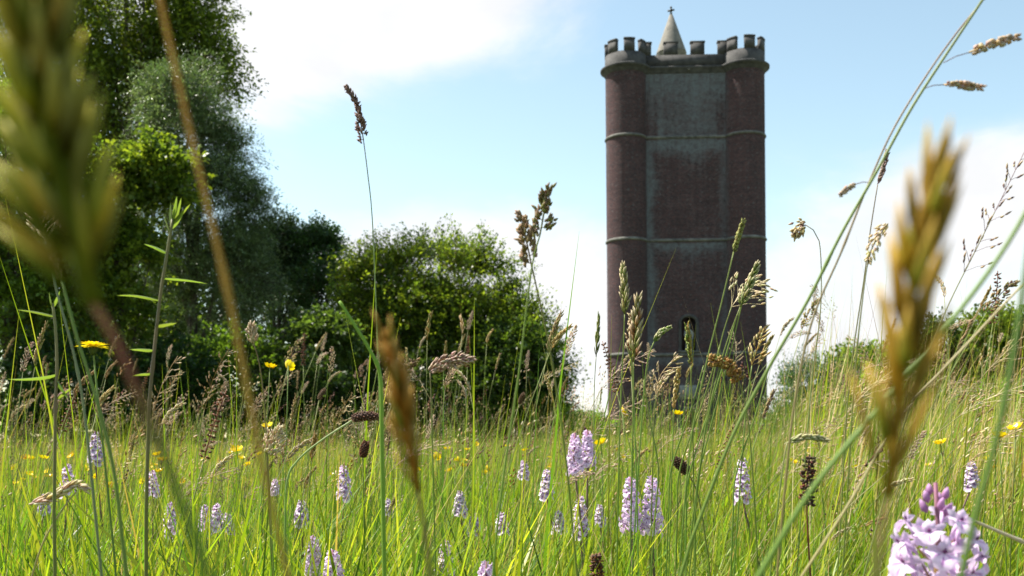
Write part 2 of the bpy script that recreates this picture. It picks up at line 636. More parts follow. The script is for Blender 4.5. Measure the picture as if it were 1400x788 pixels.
# side walls (mostly out of sight)
for a, c in ((cen[1], cen[2]), (cen[2], cen[0])):
    d = unit(c - a)
    nrm = np.array([d[1], -d[0]])
    ln = np.linalg.norm(c - a)
    pts = []
    for (t, off) in ((0.6, CB), (ln - 0.6, CB), (ln - 0.6, CB - 1.2), (0.6, CB - 1.2)):
        q = a + d * t + nrm * off
        pts.append(q)
    V = [(*q, 0) for q in pts] + [(*q, 43.0) for q in pts]
    Qw = [(0, 1, 5, 4), (1, 2, 6, 5), (2, 3, 7, 6), (3, 0, 4, 7), (4, 5, 6, 7)]
    uvw = [(k * 5.0, v[2]) for k, v in enumerate(V[:4])] + [(k * 5.0, 43) for k in range(4)]
    obj('side_wall', make_mesh('side_wall', V, Qw, None, None, False, np.full(8, 0.3), uvw), M_BRICK, tower)
    # its parapet
    mb = MB()
    for (t0, t1, z0, z1) in [(TR, ln - TR, Z_COR1, Z_CREN)] + [(TR + 1.45 + 3.05 * k, TR + 1.45 + 3.05 * k + 1.55, Z_CREN, Z_MER) for k in range(3)]:
        p = [a + d * t0 + nrm * CB, a + d * t1 + nrm * CB, a + d * t1 + nrm * (CB - 0.5), a + d * t0 + nrm * (CB - 0.5)]
        V = [(*q, z0) for q in p] + [(*q, z1) for q in p]
        mb.add(V, [(0, 1, 5, 4), (1, 2, 6, 5), (2, 3, 7, 6), (3, 0, 4, 7), (4, 5, 6, 7)])
    mb.build('side_parapet', M_PARAPET, tower, False)


def lathe(prof, seg=48, stainf=None, uvr=None):
    """prof: list of (r, z)"""
    an = np.linspace(0, 2 * PI, seg + 1)
    V, uv = [], []
    for (r, z) in prof:
        for a in an:
            V.append((r * math.cos(a), r * math.sin(a), z))
            uv.append((a * (uvr or r), z))
    V = np.array(V)
    n = seg + 1
    Q = []
    for i in range(len(prof) - 1):
        for k in range(seg):
            Q.append((i * n + k, i * n + k + 1, (i + 1) * n + k + 1, (i + 1) * n + k))
    stn = None if stainf is None else stainf(V)
    return V, Q, stn, np.array(uv)


def arc_block(r0, r1, a0, a1, z0, z1, seg=6):
    an = np.linspace(a0, a1, seg + 1)
    V = []
    for z in (z0, z1):
        for r in (r0, r1):
            for a in an:
                V.append((r * math.cos(a), r * math.sin(a), z))
    n = seg + 1
    Q = []
    i00, i01, i10, i11 = 0, n, 2 * n, 3 * n
    for k in range(seg):
        Q += [(i01 + k, i01 + k + 1, i11 + k + 1, i11 + k), (i00 + k + 1, i00 + k, i10 + k, i10 + k + 1),
              (i10 + k, i11 + k, i11 + k + 1, i10 + k + 1), (i00 + k, i00 + k + 1, i01 + k + 1, i01 + k)]
    for k in (0, seg):
        q = (i00 + k, i01 + k, i11 + k, i10 + k)
        Q.append(q if k == 0 else q[::-1])
    return V, Q


def st_turret(cx):
    def f(V):
        x, y, z = V[:, 0] + cx, V[:, 1], V[:, 2]
        ang = np.arctan2(V[:, 1], V[:, 0])
        s = np.full(len(V), 0.10)
        for b in (*BANDS, Z_COR0):
            dz = b - z
            s = np.maximum(s, np.where((dz > 0), np.exp(-(dz / 1.0) ** 2) * 0.3, 0))
        # pale patches on the weather side, and the inner flank next to the wall
        s = np.maximum(s, 0.75 * np.exp(-((np.abs(ang) - 2.9) / 0.35) ** 2) * (0.55 + 0.45 * noise2(ang * 2, z, 0.35)))
        inner = np.exp(-((ang - (-0.25 if cx < 0 else -2.8)) / 0.35) ** 2) * 0.65
        s = np.maximum(s, inner)
        s = np.maximum(s, np.where(z < 9.0, 0.25, 0))
        return s
    return f


bprof = [(0.0, -0.02), (0.10, 0.0), (0.16, 0.07), (0.16, 0.17), (0.08, 0.26), (0.0, 0.36)]
for ti, c in enumerate(cen):
    prof = [(TR, z) for z in np.linspace(0, 43.0, 70)]
    V, Q, s, uv = lathe(prof, 48, st_turret(c[0]))
    tu = obj('turret', make_mesh('turret', V, Q, None, None, True, s, uv), M_BRICK, tower)
    tu.location = (c[0], c[1], 0)
    for zb in BANDS:
        V, Q, _, _ = lathe([(TR - 0.02 + r, zb + z) for r, z in bprof], 48)
        obj('string_course', make_mesh('string_course', V, Q), M_STONE, tu)
    V, Q, _, _ = lathe([(TR - 0.02, Z_COR0 - 0.1), (TR + 0.12, Z_COR0), (TR + 0.16, Z_COR0 + 0.12), (TR + 0.42, Z_COR0 + 0.36), (TR + 0.56, Z_COR0 + 0.45),
                        (TR + 0.58, Z_COR0 + 0.62), (TR + 0.46, Z_COR1 - 0.08), (TR + 0.05, Z_COR1 + 0.06)], 48)
    obj('cornice', make_mesh('cornice', V, Q), M_PARAPET, tu)
    if ti < 2:
        V, Q, _, _ = lathe([(TR + 0.05, Z_COR1 - 0.1), (TR + 0.05, Z_CREN + 0.05), (TR - 0.4, Z_CREN + 0.05), (TR - 0.4, Z_COR1 - 0.1)], 48)
        obj('parapet', make_mesh('parapet', V, Q, None, None, False), M_PARAPET, tu)
        for k in range(7):
            a = -PI / 2 + R(6) + k * 2 * PI / 7
            mb = MB()
            V, Q = arc_block(TR - 0.42, TR + 0.058, a - R(15.2), a + R(15.2), Z_CREN + 0.04, Z_MER - 0.18)
            mb.add(V, Q)
            V, Q = arc_block(TR - 0.46, TR + 0.10, a - R(16.0), a + R(16.0), Z_MER - 0.18, Z_MER + 0.02)
            mb.add(V, Q)
            mb.build('merlon', M_PARAPET, tu, False)
    else:
        # stair turret carried up under a stone cone
        V, Q, _, _ = lathe([(TR, 42.2), (1.74, 42.6), (1.72, 47.9), (1.84, 48.0), (1.84, 48.25)], 40)
        obj('stair_drum', make_mesh('stair_drum', V, Q), M_ROOF, tu)
        V, Q, _, _ = lathe([(1.6, 48.24), (1.9, 48.26), (1.89, 48.36), (0.95, 51.1), (0.13, 53.45), (0.02, 53.5)], 40)
        cr = obj('conical_roof', make_mesh('conical_roof', V, Q, None, None, True), M_ROOF, tu)
        mb = MB()
        mb.tube([(0, 0, 53.3), (0, 0, 54.25)], [0.13, 0.07], sides=6)
        mb.tube([(-0.42, 0, 53.72), (0.42, 0, 53.86)], [0.12, 0.12], sides=5)
        mb.tube([(0, -0.4, 53.8), (0, 0.4, 53.8)], [0.1, 0.1], sides=5)
        mb.spikelet((0, 0, 54.0), (0, 0, 1), 0.35, 0.34, (1, 1, 1))
        mb.build('finial', M_DARK, cr)

# string courses, cornice and battlements of the front wall
x_in = HALF - TR + 0.45
for zb in BANDS:
    mb = MB()
    pr = [(-r if r > 0 else 0.02, z) for r, z in bprof]
    V, Q = [], []
    for x in (-x_in, x_in):
        for (y, z) in pr:
            V.append((x, y, zb + z))
    k = len(pr)
    for i in range(k - 1):
        Q.append((i, k + i, k + i + 1, i + 1))
    mb.add(V, Q)
    mb.build('string_course', M_STONE, tower, False)
prof = [(0.02, Z_COR0 - 0.1), (-0.1, Z_COR0), (-0.12, Z_COR0 + 0.12), (-0.3, Z_COR0 + 0.36), (-0.4, Z_COR0 + 0.45), (-0.42, Z_COR0 + 0.6), (-0.3, Z_COR1 - 0.1), (0.02, Z_COR1)]
V, Q = [], []
for x in (-x_in, x_in):
    for (y, z) in prof:
        V.append((x, y, z))
k = len(prof)
for i in range(k - 1):
    Q.append((i, k + i, k + i + 1, i + 1))
obj('cornice', make_mesh('cornice', V, Q, None, None, False), M_PARAPET, tower)
MB().box((-x_in, -0.03, Z_COR1 - 0.05), (x_in, 0.5, Z_CREN)).build('parapet', M_PARAPET, tower, False)
for (mx0, mx1) in ((-4.85, -3.85), (-2.4, -0.85), (0.62, 2.17), (3.68, 4.9)):
    mb = MB()
    mb.box((mx0, -0.032, Z_CREN - 0.01), (mx1, 0.46, Z_MER - 0.16))
    mb.box((mx0 - 0.07, -0.11, Z_MER - 0.16), (mx1 + 0.07, 0.53, Z_MER + 0.02))
    mb.build('merlon', M_PARAPET, tower, False)
# drain spout below the parapet
MB().tube([(0.35, 0.0, Z_COR0 + 0.25), (0.3, -0.75, Z_COR0 + 0.12)], [0.13, 0.1], sides=6).build('water_spout', M_STONE, tower)


def arched_surround(x0, x1, zs_, wid, dep, name, mat, z0, rise):
    """stone surround with an arched head round an opening"""
    w = x1 - x0
    cx = (x0 + x1) / 2
    li, lo = [(x1, z0)], [(x1 + wid, z0)]
    for t in np.linspace(0, 1, 13):
        a = t * PI
        li.append((cx + w / 2 * math.cos(a), zs_ + rise * math.sin(a)))
        lo.append((cx + (w / 2 + wid) * math.cos(a), zs_ + (rise + wid) * math.sin(a)))
    li.append((x0, z0))
    lo.append((x0 - wid, z0))
    n = len(li)
    V = [(x, -dep, z) for x, z in li] + [(x, -dep, z) for x, z in lo] + [(x, 0.5, z) for x, z in li] + [(x, 0.004, z) for x, z in lo]
    Q = []
    for i in range(n - 1):
        Q += [(i, n + i, n + i + 1, i + 1), (i, i + 1, 2 * n + i + 1, 2 * n + i), (n + i + 1, n + i, 3 * n + i, 3 * n + i + 1)]
    return obj(name, make_mesh(name, V, Q, None, None, False), mat, tower)


arched_surround(-0.66, 0.96, 13.1, 0.34, 0.08, 'niche_surround', M_PARAPET, 9.72, 0.6)
MB().box((-1.1, -0.22, 9.36 + 0.3), (1.4, 0.6, 9.36 + 0.52)).build('niche_sill', M_STONE, tower, False)
arched_surround(-0.75, 1.05, 2.2, 0.35, 0.12, 'door_surround', M_STONE, 0.0, 1.0)
mb = MB()
for k in range(6):
    mb.box((-0.84 + k * 0.333, 0.5, 0.02), (-0.84 + k * 0.333 + 0.325, 0.56, 3.28))
mb.build('door', M_DOOR, tower, False)
mb = MB()
mb.box((-0.95, -0.07, 4.35), (1.05, 0.01, 5.95))
mb.box((-0.82, -0.10, 4.48), (0.92, -0.068, 5.82))
mb.build('inscription_tablet', M_STATUE, tower, False)

# the statue in the niche: a robed, crowned figure, one continuous body
def loft(rows, seg=14):
    V, Q = [], []
    for (x, y, z, rx, ry) in rows:
        for k in range(seg):
            a = 2 * PI * k / seg
            V.append((x + rx * math.cos(a), y + ry * math.sin(a), z))
    for i in range(len(rows) - 1):
        for k in range(seg):
            k2 = (k + 1) % seg
            Q.append((i * seg + k, i * seg + k2, (i + 1) * seg + k2, (i + 1) * seg + k))
    V += [(rows[0][0], rows[0][1], rows[0][2]), (rows[-1][0], rows[-1][1], rows[-1][2])]
    b = len(rows) * seg
    T = [(b, (k + 1) % seg, k) for k in range(seg)] + [(b + 1, (len(rows) - 1) * seg + k, (len(rows) - 1) * seg + (k + 1) % seg) for k in range(seg)]
    return V, Q, T


statue_loc = Matrix.Rotation(R(-2.0), 4, 'Z') @ Vector((0.15, 0.16, 9.88))
statue = thing('stone_statue', 'weathered stone statue of a robed crowned figure standing in the tower niche', 'statue', Vector((TX, TD, 0)) + statue_loc, R(-2.0))
mb = MB()
mb.add(*loft([(0, 0, 0, .40, .30), (0, 0, .1, .41, .31), (0, 0, .7, .34, .26), (0, 0, 1.2, .30, .23), (0, 0, 1.55, .27, .2), (0, 0, 1.9, .33, .22), (0, 0, 2.2, .37, .22), (0, 0, 2.38, .30, .18),
              (0, 0, 2.46, .13, .12), (0, 0, 2.55, .11, .11), (0, -.02, 2.6, .15, .17), (0, -.02, 2.74, .18, .2), (0, -.02, 2.88, .165, .185), (0, -.02, 2.97, .1, .11)]))
mb.tube([(-.33, 0, 2.25), (-.44, -.06, 1.85), (-.36, -.26, 1.55), (-.2, -.32, 1.62)], [.13, .12, .095, .08], sides=8)
mb.tube([(.33, 0, 2.25), (.46, -.04, 1.85), (.42, -.22, 1.5), (.36, -.34, 1.42)], [.13, .12, .095, .08], sides=8)
mb.spikelet((0, -.16, 2.80), (0, -.5, -.6), .12, .07, (1, 1, 1))
mb.spikelet((0, -.12, 2.66), (0, -.4, -1), .3, .2, (1, 1, 1))
body = mb.build('body', M_STATUE, statue)
rm = body.modifiers.new('remesh', 'REMESH')
rm.mode = 'VOXEL'
rm.voxel_size = 0.035
mb = MB()
for k in range(7):
    a = 2 * PI * k / 7
    mb.spikelet((.14 * math.cos(a), -.02 + .16 * math.sin(a), 2.88), (.25 * math.cos(a), .25 * math.sin(a), 1), .2, .1, (1, 1, 1))
mb.tube([(.17 * math.cos(a), -.02 + .19 * math.sin(a), 2.88) for a in np.linspace(0, 2 * PI, 15)], .03, sides=5)
mb.build('crown', M_STATUE, statue)
mb = MB()
mb.tube([(.37, -.36, 1.62), (.37, -.38, 0.15)], [.035, .03], sides=5)
mb.tube([(.2, -.36, 1.36), (.54, -.36, 1.36)], .03, sides=5)
mb.build('sword', M_STATUE, statue)


# ------------------------------------------------------------------ trees
def leaves_mesh(Pp, Dd, Nn, ln, wd, col):
    """one folded rhombus for each leaf"""
    S = np.cross(Dd, Nn)
    S /= np.linalg.norm(S, axis=1)[:, None] + 1e-9
    Nn = np.cross(S, Dd)
    k = len(Pp)
    V = np.empty((k, 4, 3))
    l = ln[:, None]
    w = wd[:, None]
    V[:, 0] = Pp
    V[:, 1] = Pp + Dd * l * 0.5 + S * w * 0.5 + Nn * w * 0.18
    V[:, 2] = Pp + Dd * l
    V[:, 3] = Pp + Dd * l * 0.5 - S * w * 0.5 + Nn * w * 0.18
    Q = np.arange(k * 4).reshape(k, 4)
    C = np.repeat(col, 4, axis=0)
    return V.reshape(-1, 3), Q, C


def runit(k):
    v = rng.normal(size=(k, 3))
    return v / np.linalg.norm(v, axis=1)[:, None]


def make_tree(name, label, base, lobes, n_spray, per, leaf, col, col2, spray=1.2, up=0.25, droop=0.3, mat=M_LEAF, aspect=0.55,
              trunk_r=0.28, limbs=8, twig=0.012, group=None, cat='tree', stems=1, jitter=0.16, rough=0.3):
    base = np.array([base[0], base[1], 0.0])
    t = thing(name, label, cat, tuple(base), 0, group)
    lobes = [(np.array(c, float) - base, np.array(r, float), w) for c, r, w in lobes]
    W = np.array([l[2] for l in lobes], float)
    W /= W.sum()
    top = max(l[0][2] for l in lobes)
    cmean = sum(l[0] * w for l, w in zip(lobes, W))
    # trunk and limbs
    hubs = []
    for k in range(stems):
        off = np.array([rng.uniform(-.5, .5), rng.uniform(-.5, .5), 0]) * (0 if stems == 1 else 1.0)
        tgt = cmean + np.array([rng.uniform(-1, 1), rng.uniform(-1, 1), 0]) * (0.4 if stems == 1 else 1.5)
        tgt[2] = top * 0.92
        mid = off + (tgt - off) * 0.45 + rng.uniform(-.3, .3, 3)
        pts = smooth_line([off + [0, 0, -0.1], off * 1.1 + [0, 0, .6], mid, tgt], 9)
        rr = np.linspace(1, 0.15, 9) * trunk_r
        rr[0] *= 1.5
        MB().tube(pts, rr, (1, 1, 1), 8).build('trunk', M_BARK, t)
        hubs.append(pts)
    for k in range(limbs):
        lb = lobes[rng.choice(len(lobes), p=W)]
        d = runit(1)[0]
        d[2] = abs(d[2]) * 0.7
        end = lb[0] + d * lb[1] * 0.85
        h = hubs[k % len(hubs)]
        s = h[rng.integers(2, 7)]
        mid = (s + end) / 2 + np.array([0, 0, 0.25])
        pts = smooth_line([s, mid, end], 6)
        MB().tube(pts, np.linspace(0.42, 0.06, 6) * trunk_r, (1, 1, 1), 6).build('limb', M_BARK, t)
    # sprays of leaves
    Vv, Qq, Cc, off = [], [], [], 0
    counts = rng.multinomial(n_spray, W)
    TV, TQ, TC = [], [], []
    for (c, rad, w), ns in zip(lobes, counts):
        if ns == 0:
            continue
        dirs = runit(ns)
        dirs[:, 2] = np.where(dirs[:, 2] < -0.45, -dirs[:, 2] * 0.6, dirs[:, 2])
        dirs /= np.linalg.norm(dirs, axis=1)[:, None]
        bumps = runit(14)
        bh = rng.uniform(-1, 1, 14)
        bump = (np.exp(7 * (dirs @ bumps.T - 1)) * bh).sum(1)
        rf = rng.uniform(0.25, 1, ns) ** 0.45 * (0.86 + rough * bump)
        st0 = c + dirs * rad * rf[:, None]
        sdir = dirs * rad / rad.mean() + np.array([0, 0, up]) + rng.normal(size=(ns, 3)) * 0.45
        sdir /= np.linalg.norm(sdir, axis=1)[:, None]
        sl_ = spray * rng.uniform(0.5, 1.35, ns)
        scol = np.where(rng.random(ns)[:, None] < 0.5, np.array(col), np.array(col2)) * rng.uniform(0.75, 1.25, ns)[:, None]
        k = per
        tt = np.tile(np.linspace(0.02, 1, k), (ns, 1)) + rng.normal(size=(ns, k)) * 0.03
        pos = st0[:, None, :] + sdir[:, None, :] * (sl_[:, None] * tt)[:, :, None]
        pos[:, :, 2] -= droop * sl_[:, None] * tt ** 2
        spread = (jitter * sl_)[:, None] * np.sqrt(np.clip(1.15 - tt, 0.1, 1))
        pos += rng.normal(size=(ns, k, 3)) * spread[:, :, None] * np.array([1, 1, 0.6])
        pos = pos.reshape(-1, 3)
        keep = pos[:, 2] > 0.05
        kk = len(pos)
        ld = np.repeat(sdir, k, axis=0) * 0.7 + rng.normal(size=(kk, 3)) * 0.6 - np.array([0, 0, 0.25])
        ld /= np.linalg.norm(ld, axis=1)[:, None]
        nn = rng.normal(size=(kk, 3)) * 0.55 + np.array([0, 0, 0.9])
        lcol = np.repeat(scol, k, axis=0) * rng.uniform(0.75, 1.25, kk)[:, None]
        ll = leaf * rng.uniform(0.65, 1.35, kk)
        V, Q, C = leaves_mesh(pos[keep], ld[keep], nn[keep], ll[keep], ll[keep] * aspect, lcol[keep])
        Vv.append(V)
        Qq.append(Q + off)
        Cc.append(C)
        off += len(V)
        # the twig of each spray: a thin three-sided sliver
        e = st0 + sdir * sl_[:, None]
        e[:, 2] -= droop * sl_
        s0 = st0 - dirs * rad * 0.12
        sd2 = np.cross(sdir, runit(ns))
        sd2 /= np.linalg.norm(sd2, axis=1)[:, None]
        midp = (s0 + e) / 2
        midp[:, 2] += droop * sl_ * 0.25
        V = np.stack([s0 - sd2 * twig, s0 + sd2 * twig, midp + sd2 * twig * 0.7, midp - sd2 * twig * 0.7, e + sd2 * twig * 0.3, e - sd2 * twig * 0.3], 1).reshape(-1, 3)
        q = np.arange(ns)[:, None] * 6
        Q = np.vstack([q + np.array([0, 1, 2, 3]), q + np.array([3, 2, 4, 5])])
        Vv.append(V)
        Qq.append(Q + off)
        Cc.append(np.tile((0.05, 0.045, 0.03), (len(V), 1)))
        off += len(V)
    obj('crown', make_mesh('crown', np.vstack(Vv), np.vstack(Qq), None, np.vstack(Cc), False), mat, t)
    return t


def lobe(x, y, d, rx, rz, w=1.0, ry=None):
    """crown lobe by photo pixel, distance and pixel radii"""
    c = P(x, y, d)
    k = d / FPX
    return (c, (rx * k, (ry if ry else (rx + rz) / 2) * k, rz * k), w)


G_YEL = (0.15, 0.235, 0.03)
G_MID = (0.08, 0.145, 0.022)
G_DRK = (0.030, 0.064, 0.017)
G_BLU = (0.034, 0.070, 0.034)
G_SIL = (0.135, 0.19, 0.08)
G_SIL2 = (0.075, 0.125, 0.045)

# tall broadleaf whose top leaves the frame, with layered sprays on its right
make_tree('beech_tree', 'tall broadleaf tree with bright layered sprays, rising highest of the wood', P(190, 600, 52)[:2],
          [lobe(165, 40, 52, 115, 115, 3), lobe(240, 70, 52, 48, 48, 1.2), lobe(120, 230, 52, 105, 140, 2), lobe(215, -70, 52, 85, 80, 1.3), lobe(60, 40, 53, 90, 120, 1.5), lobe(288, 100, 52, 26, 20, .35),
           lobe(302, 128, 52, 16, 10, .16), lobe(278, 40, 52, 26, 20, .3), lobe(258, 0, 52, 26, 24, .35), lobe(150, 150, 52, 85, 80, 1.8), lobe(190, 130, 52, 75, 60, 1.4)],
          3700, 22, 0.20, G_YEL, G_MID, 1.8, 0.0, 0.3, trunk_r=0.42, limbs=14, rough=0.42, jitter=0.13)
# fine grey leaved tree in front of it
make_tree('willow_tree', 'large grey green willow with fine silvery foliage standing before the tall broadleaf tree', P(265, 600, 44)[:2],
          [lobe(255, 200, 44, 60, 110, 2), lobe(290, 290, 44, 72, 100, 2.6), lobe(270, 420, 44, 95, 120, 2.6), lobe(215, 330, 44, 70, 110, 1.5), lobe(330, 380, 44, 48, 90, 1.3), lobe(230, 150, 44, 55, 60, 1.2), lobe(310, 210, 44, 32, 60, .9), lobe(345, 300, 44, 26, 50, .6)],
          4600, 26, 0.14, G_SIL, G_SIL2, 1.1, 0.15, 0.45, mat=M_SILVER, aspect=0.3, trunk_r=0.34, limbs=10, rough=0.38)
make_tree('sycamore_tree', 'small round leaved tree with sunlit pale green leaf clumps at the wood edge', P(170, 600, 38)[:2],
          [lobe(205, 235, 38, 42, 30, 1.1), lobe(160, 262, 38, 38, 30, .9), lobe(225, 268, 38, 30, 22, .5), lobe(150, 325, 38, 46, 32, 1.2), lobe(185, 350, 38, 40, 30, .7), lobe(130, 440, 38, 95, 100, 2.2)],
          1200, 24, 0.17, (0.15, 0.23, 0.03), G_MID, 0.9, 0.3, 0.2, trunk_r=0.2, limbs=7, aspect=0.8)
make_tree('woodland_tree', 'dark leafy tree filling the wood edge beside the round leaved tree', P(30, 600, 36)[:2],
          [lobe(20, 260, 36, 100, 160, 2), lobe(60, 420, 36, 80, 120, 2), lobe(-60, 350, 36, 100, 200, 2)],
          2000, 26, 0.15, G_MID, (0.10, 0.17, 0.02), 1.0, 0.1, 0.3, trunk_r=0.3, limbs=9, aspect=0.7)
make_tree('holm_oak_tree', 'dark evergreen tree with rounded crown right beside the silvery willow', P(385, 600, 54)[:2],
          [lobe(385, 338, 54, 36, 36, 1.4), lobe(372, 372, 54, 40, 40, 1.2), lobe(385, 430, 54, 62, 90, 2), lobe(400, 530, 54, 70, 70, 1)],
          1400, 20, 0.16, G_DRK, G_BLU, 0.9, 0.3, 0.15, trunk_r=0.3, limbs=8, group='dark evergreens')
make_tree('holm_oak_tree', 'dark evergreen tree with pointed crown just left of the rounded pale green tree', P(438, 600, 53)[:2],
          [lobe(436, 345, 53, 26, 36, 1.4), lobe(445, 425, 53, 44, 80, 2), lobe(450, 520, 53, 60, 70, 1)],
          1100, 20, 0.16, G_DRK, G_BLU, 0.9, 0.4, 0.12, trunk_r=0.26, limbs=7, group='dark evergreens')
# the rounded light green tree in the middle with many upright stems
make_tree('hawthorn_tree', 'broad rounded tree with many upright stems and sunlit yellow green top', P(590, 600, 47)[:2],
          [lobe(560, 440, 47, 66, 52, 2.0), lobe(630, 448, 47, 66, 50, 2.0), lobe(690, 492, 47, 52, 60, 1.8), lobe(525, 490, 47, 50, 60, 1.4), lobe(600, 525, 47, 110, 66, 2.2)]
          + [lobe(x + rng.uniform(-6, 6), y + rng.uniform(-16, 16), 47 + rng.uniform(-2, 2), rng.uniform(8, 20), rng.uniform(8, 18), rng.uniform(.12, .3))
             for x, y in ((478, 410), (490, 380), (505, 362), (528, 368), (548, 352), (572, 362), (598, 350), (622, 366), (648, 362), (668, 384), (690, 400), (704, 425), (722, 450), (738, 480), (748, 510), (755, 535))],
          4600, 20, 0.16, (0.145, 0.205, 0.024), (0.07, 0.12, 0.018), 1.6, 0.7, 0.12, trunk_r=0.13, limbs=24, stems=7, twig=0.016, rough=0.55, jitter=0.10)
make_tree('hawthorn_tree', 'dark shrubby tree with loose right edge against the cloud behind the plantain stalks', P(690, 600, 45)[:2],
          [lobe(705, 500, 45, 62, 60, 2), lobe(640, 560, 45, 100, 60, 2), lobe(735, 565, 45, 36, 50, 1), lobe(690, 595, 45, 80, 40, 1)],
          1900, 24, 0.14, G_MID, G_DRK, 1.0, 0.35, 0.3, trunk_r=0.12, limbs=12, stems=4)
# shrubs along the foot of the wood
shr = [(440, 470, 40, 45, 40, (0.07, 0.14, 0.035), 'fresh mid green shrub with soft mounded leaves before the dark evergreens'),
       (520, 560, 42, 80, 62, G_DRK, 'dark shrub at the foot of the rounded pale green tree'),
       (330, 520, 40, 85, 90, G_MID, 'leafy shrub at the foot of the silvery willow'),
       (220, 540, 37, 90, 85, G_DRK, 'dark shrub below the round leaved tree at the wood edge'),
       (80, 545, 34, 110, 90, G_DRK, 'dark shrub below the dark leafy tree at the wood edge'),
       (410, 560, 38, 60, 60, G_DRK, 'dark low shrub between the willow and the rounded pale tree')]
for (x, y, d, rx, rz, c, lab) in shr:
    make_tree('shrub', lab, P(x, 600, d)[:2], [lobe(x, y, d, rx, rz, 2), lobe(x - rx * .5, 590, d, rx * .7, max(30, (600 - y) * .8), 1), lobe(x + rx * .5, 590, d, rx * .7, max(30, (600 - y) * .8), 1)],
              620, 18, 0.17, c, tuple(np.array(c) * 0.8), 0.7, 0.3, 0.2, trunk_r=0.06, limbs=7, stems=3, cat='shrub', aspect=0.65, group='shrubs along the foot of the wood')
# deeper rows of the wood
for (x, y, d, rx, rz, lab) in ((20, 300, 66, 180, 260, 'deep green tree far back in the wood behind the tall broadleaf'),
                               (300, 470, 66, 130, 170, 'deep green tree far back in the wood behind the willow'),
                               (520, 500, 64, 140, 110, 'deep green tree far back in the wood behind the rounded pale tree'),
                               (150, 520, 60, 160, 150, 'deep green low tree far back in the wood behind the shrubs')):
    make_tree('woodland_tree', lab, P(x, 600, d)[:2], [lobe(x, y, d, rx, rz, 2, ry=90), lobe(x + 30, min(y + 90, 540), d, rx, 90, 1, ry=90)],
              1300, 12, 0.34, G_DRK, G_MID, 1.5, 0.2, 0.2, trunk_r=0.35, limbs=5, group='trees deeper in the wood', aspect=0.7)
for (x, y, d, rx, rz, lab) in ((1180, 562, 100, 110, 44, 'low thicket behind the feathery conifer and rounded hedge tree'), (1370, 535, 98, 130, 70, 'low thicket behind the tallest hedge tree')):
    make_tree('thicket', lab, P(x, 600, d)[:2], [lobe(x, y, d, rx, rz, 2, ry=50), lobe(x - rx * .4, 590, d, rx * .8, rz * .8, 1, ry=50), lobe(x + rx * .4, 590, d, rx * .8, rz * .8, 1, ry=50)],
              2200, 11, 0.48, G_DRK, G_MID, 1.3, 0.3, 0.2, trunk_r=0.12, limbs=5, stems=3, cat='shrub', aspect=0.7)
# right hand hedge trees and the far bush by the tower
hd = [(1110, 532, 78, 52, 44, G_BLU, 'feathery blue green conifer beside the foot of the tower', 0.10, 'conifer'),
      (1190, 520, 84, 60, 50, G_MID, 'rounded green hedge tree next to the feathery conifer', 0.15, 'tree'),
      (1275, 500, 84, 60, 62, G_DRK, 'dark hedge tree between the rounded hedge tree and the tallest hedge tree', 0.15, 'tree'),
      (1365, 480, 82, 68, 62, G_MID, 'tallest leafy hedge tree right of the tower', 0.15, 'tree'),
      (1450, 490, 82, 70, 80, G_DRK, 'dark tree at the end of the hedge right of the tower', 0.15, 'tree'),
      (800, 590, 95, 26, 20, G_MID, 'low green bush just left of the tower foot', 0.14, 'shrub'),
      (1078, 582, 98, 26, 22, G_MID, 'low green bush just right of the tower foot', 0.14, 'shrub'),
      (765, 590, 90, 34, 26, G_DRK, 'low dark bush between the wood and the tower', 0.14, 'shrub'),
      (700, 580, 62, 80, 40, G_DRK, 'low dark bush behind the stems of the rounded pale green tree', 0.14, 'shrub'),
      (1240, 570, 74, 80, 34, G_DRK, 'low dark bush under the hedge trees', 0.14, 'shrub'),
      (1400, 565, 74, 90, 40, G_MID, 'low green bush under the tallest hedge tree', 0.14, 'shrub')]
for (x, y, d, rx, rz, c, lab, lf, cat) in hd:
    make_tree('hedge_tree' if cat != 'shrub' else 'bush', lab, P(x, 600, d)[:2], [lobe(x, y, d, rx, rz, 2), lobe(x - rx * .4, 592, d, rx * .85, (600 - y) * .75, 1.3), lobe(x + rx * .4, 592, d, rx * .85, (600 - y) * .75, 1.3)],
              850, 15, lf * 2.4, c, tuple(np.array(c) * 1.4), 1.0 if cat == 'shrub' else 1.5, 0.45, 0.15, trunk_r=0.15, limbs=6, cat=cat, stems=2, group='hedge near the tower', aspect=0.4 if cat == 'conifer' else 0.65)


# ------------------------------------------------------------------ meadow grass
def wedge_points(n, d0, d1, half=0.62, power=1.0):
    """random ground points in front of the camera, density falling as 1/d**power"""
    u = rng.random(n)
    e = 2 - power
    if abs(e) < 1e-6:
        d = d0 * (d1 / d0) ** u
    else:
        d = (d0 ** e + u * (d1 ** e - d0 ** e)) ** (1 / e)
    x = rng.uniform(-half, half, n) * d + rng.uniform(-0.25, 0.25, n)
    return np.stack([x, d, np.zeros(n)], 1), d


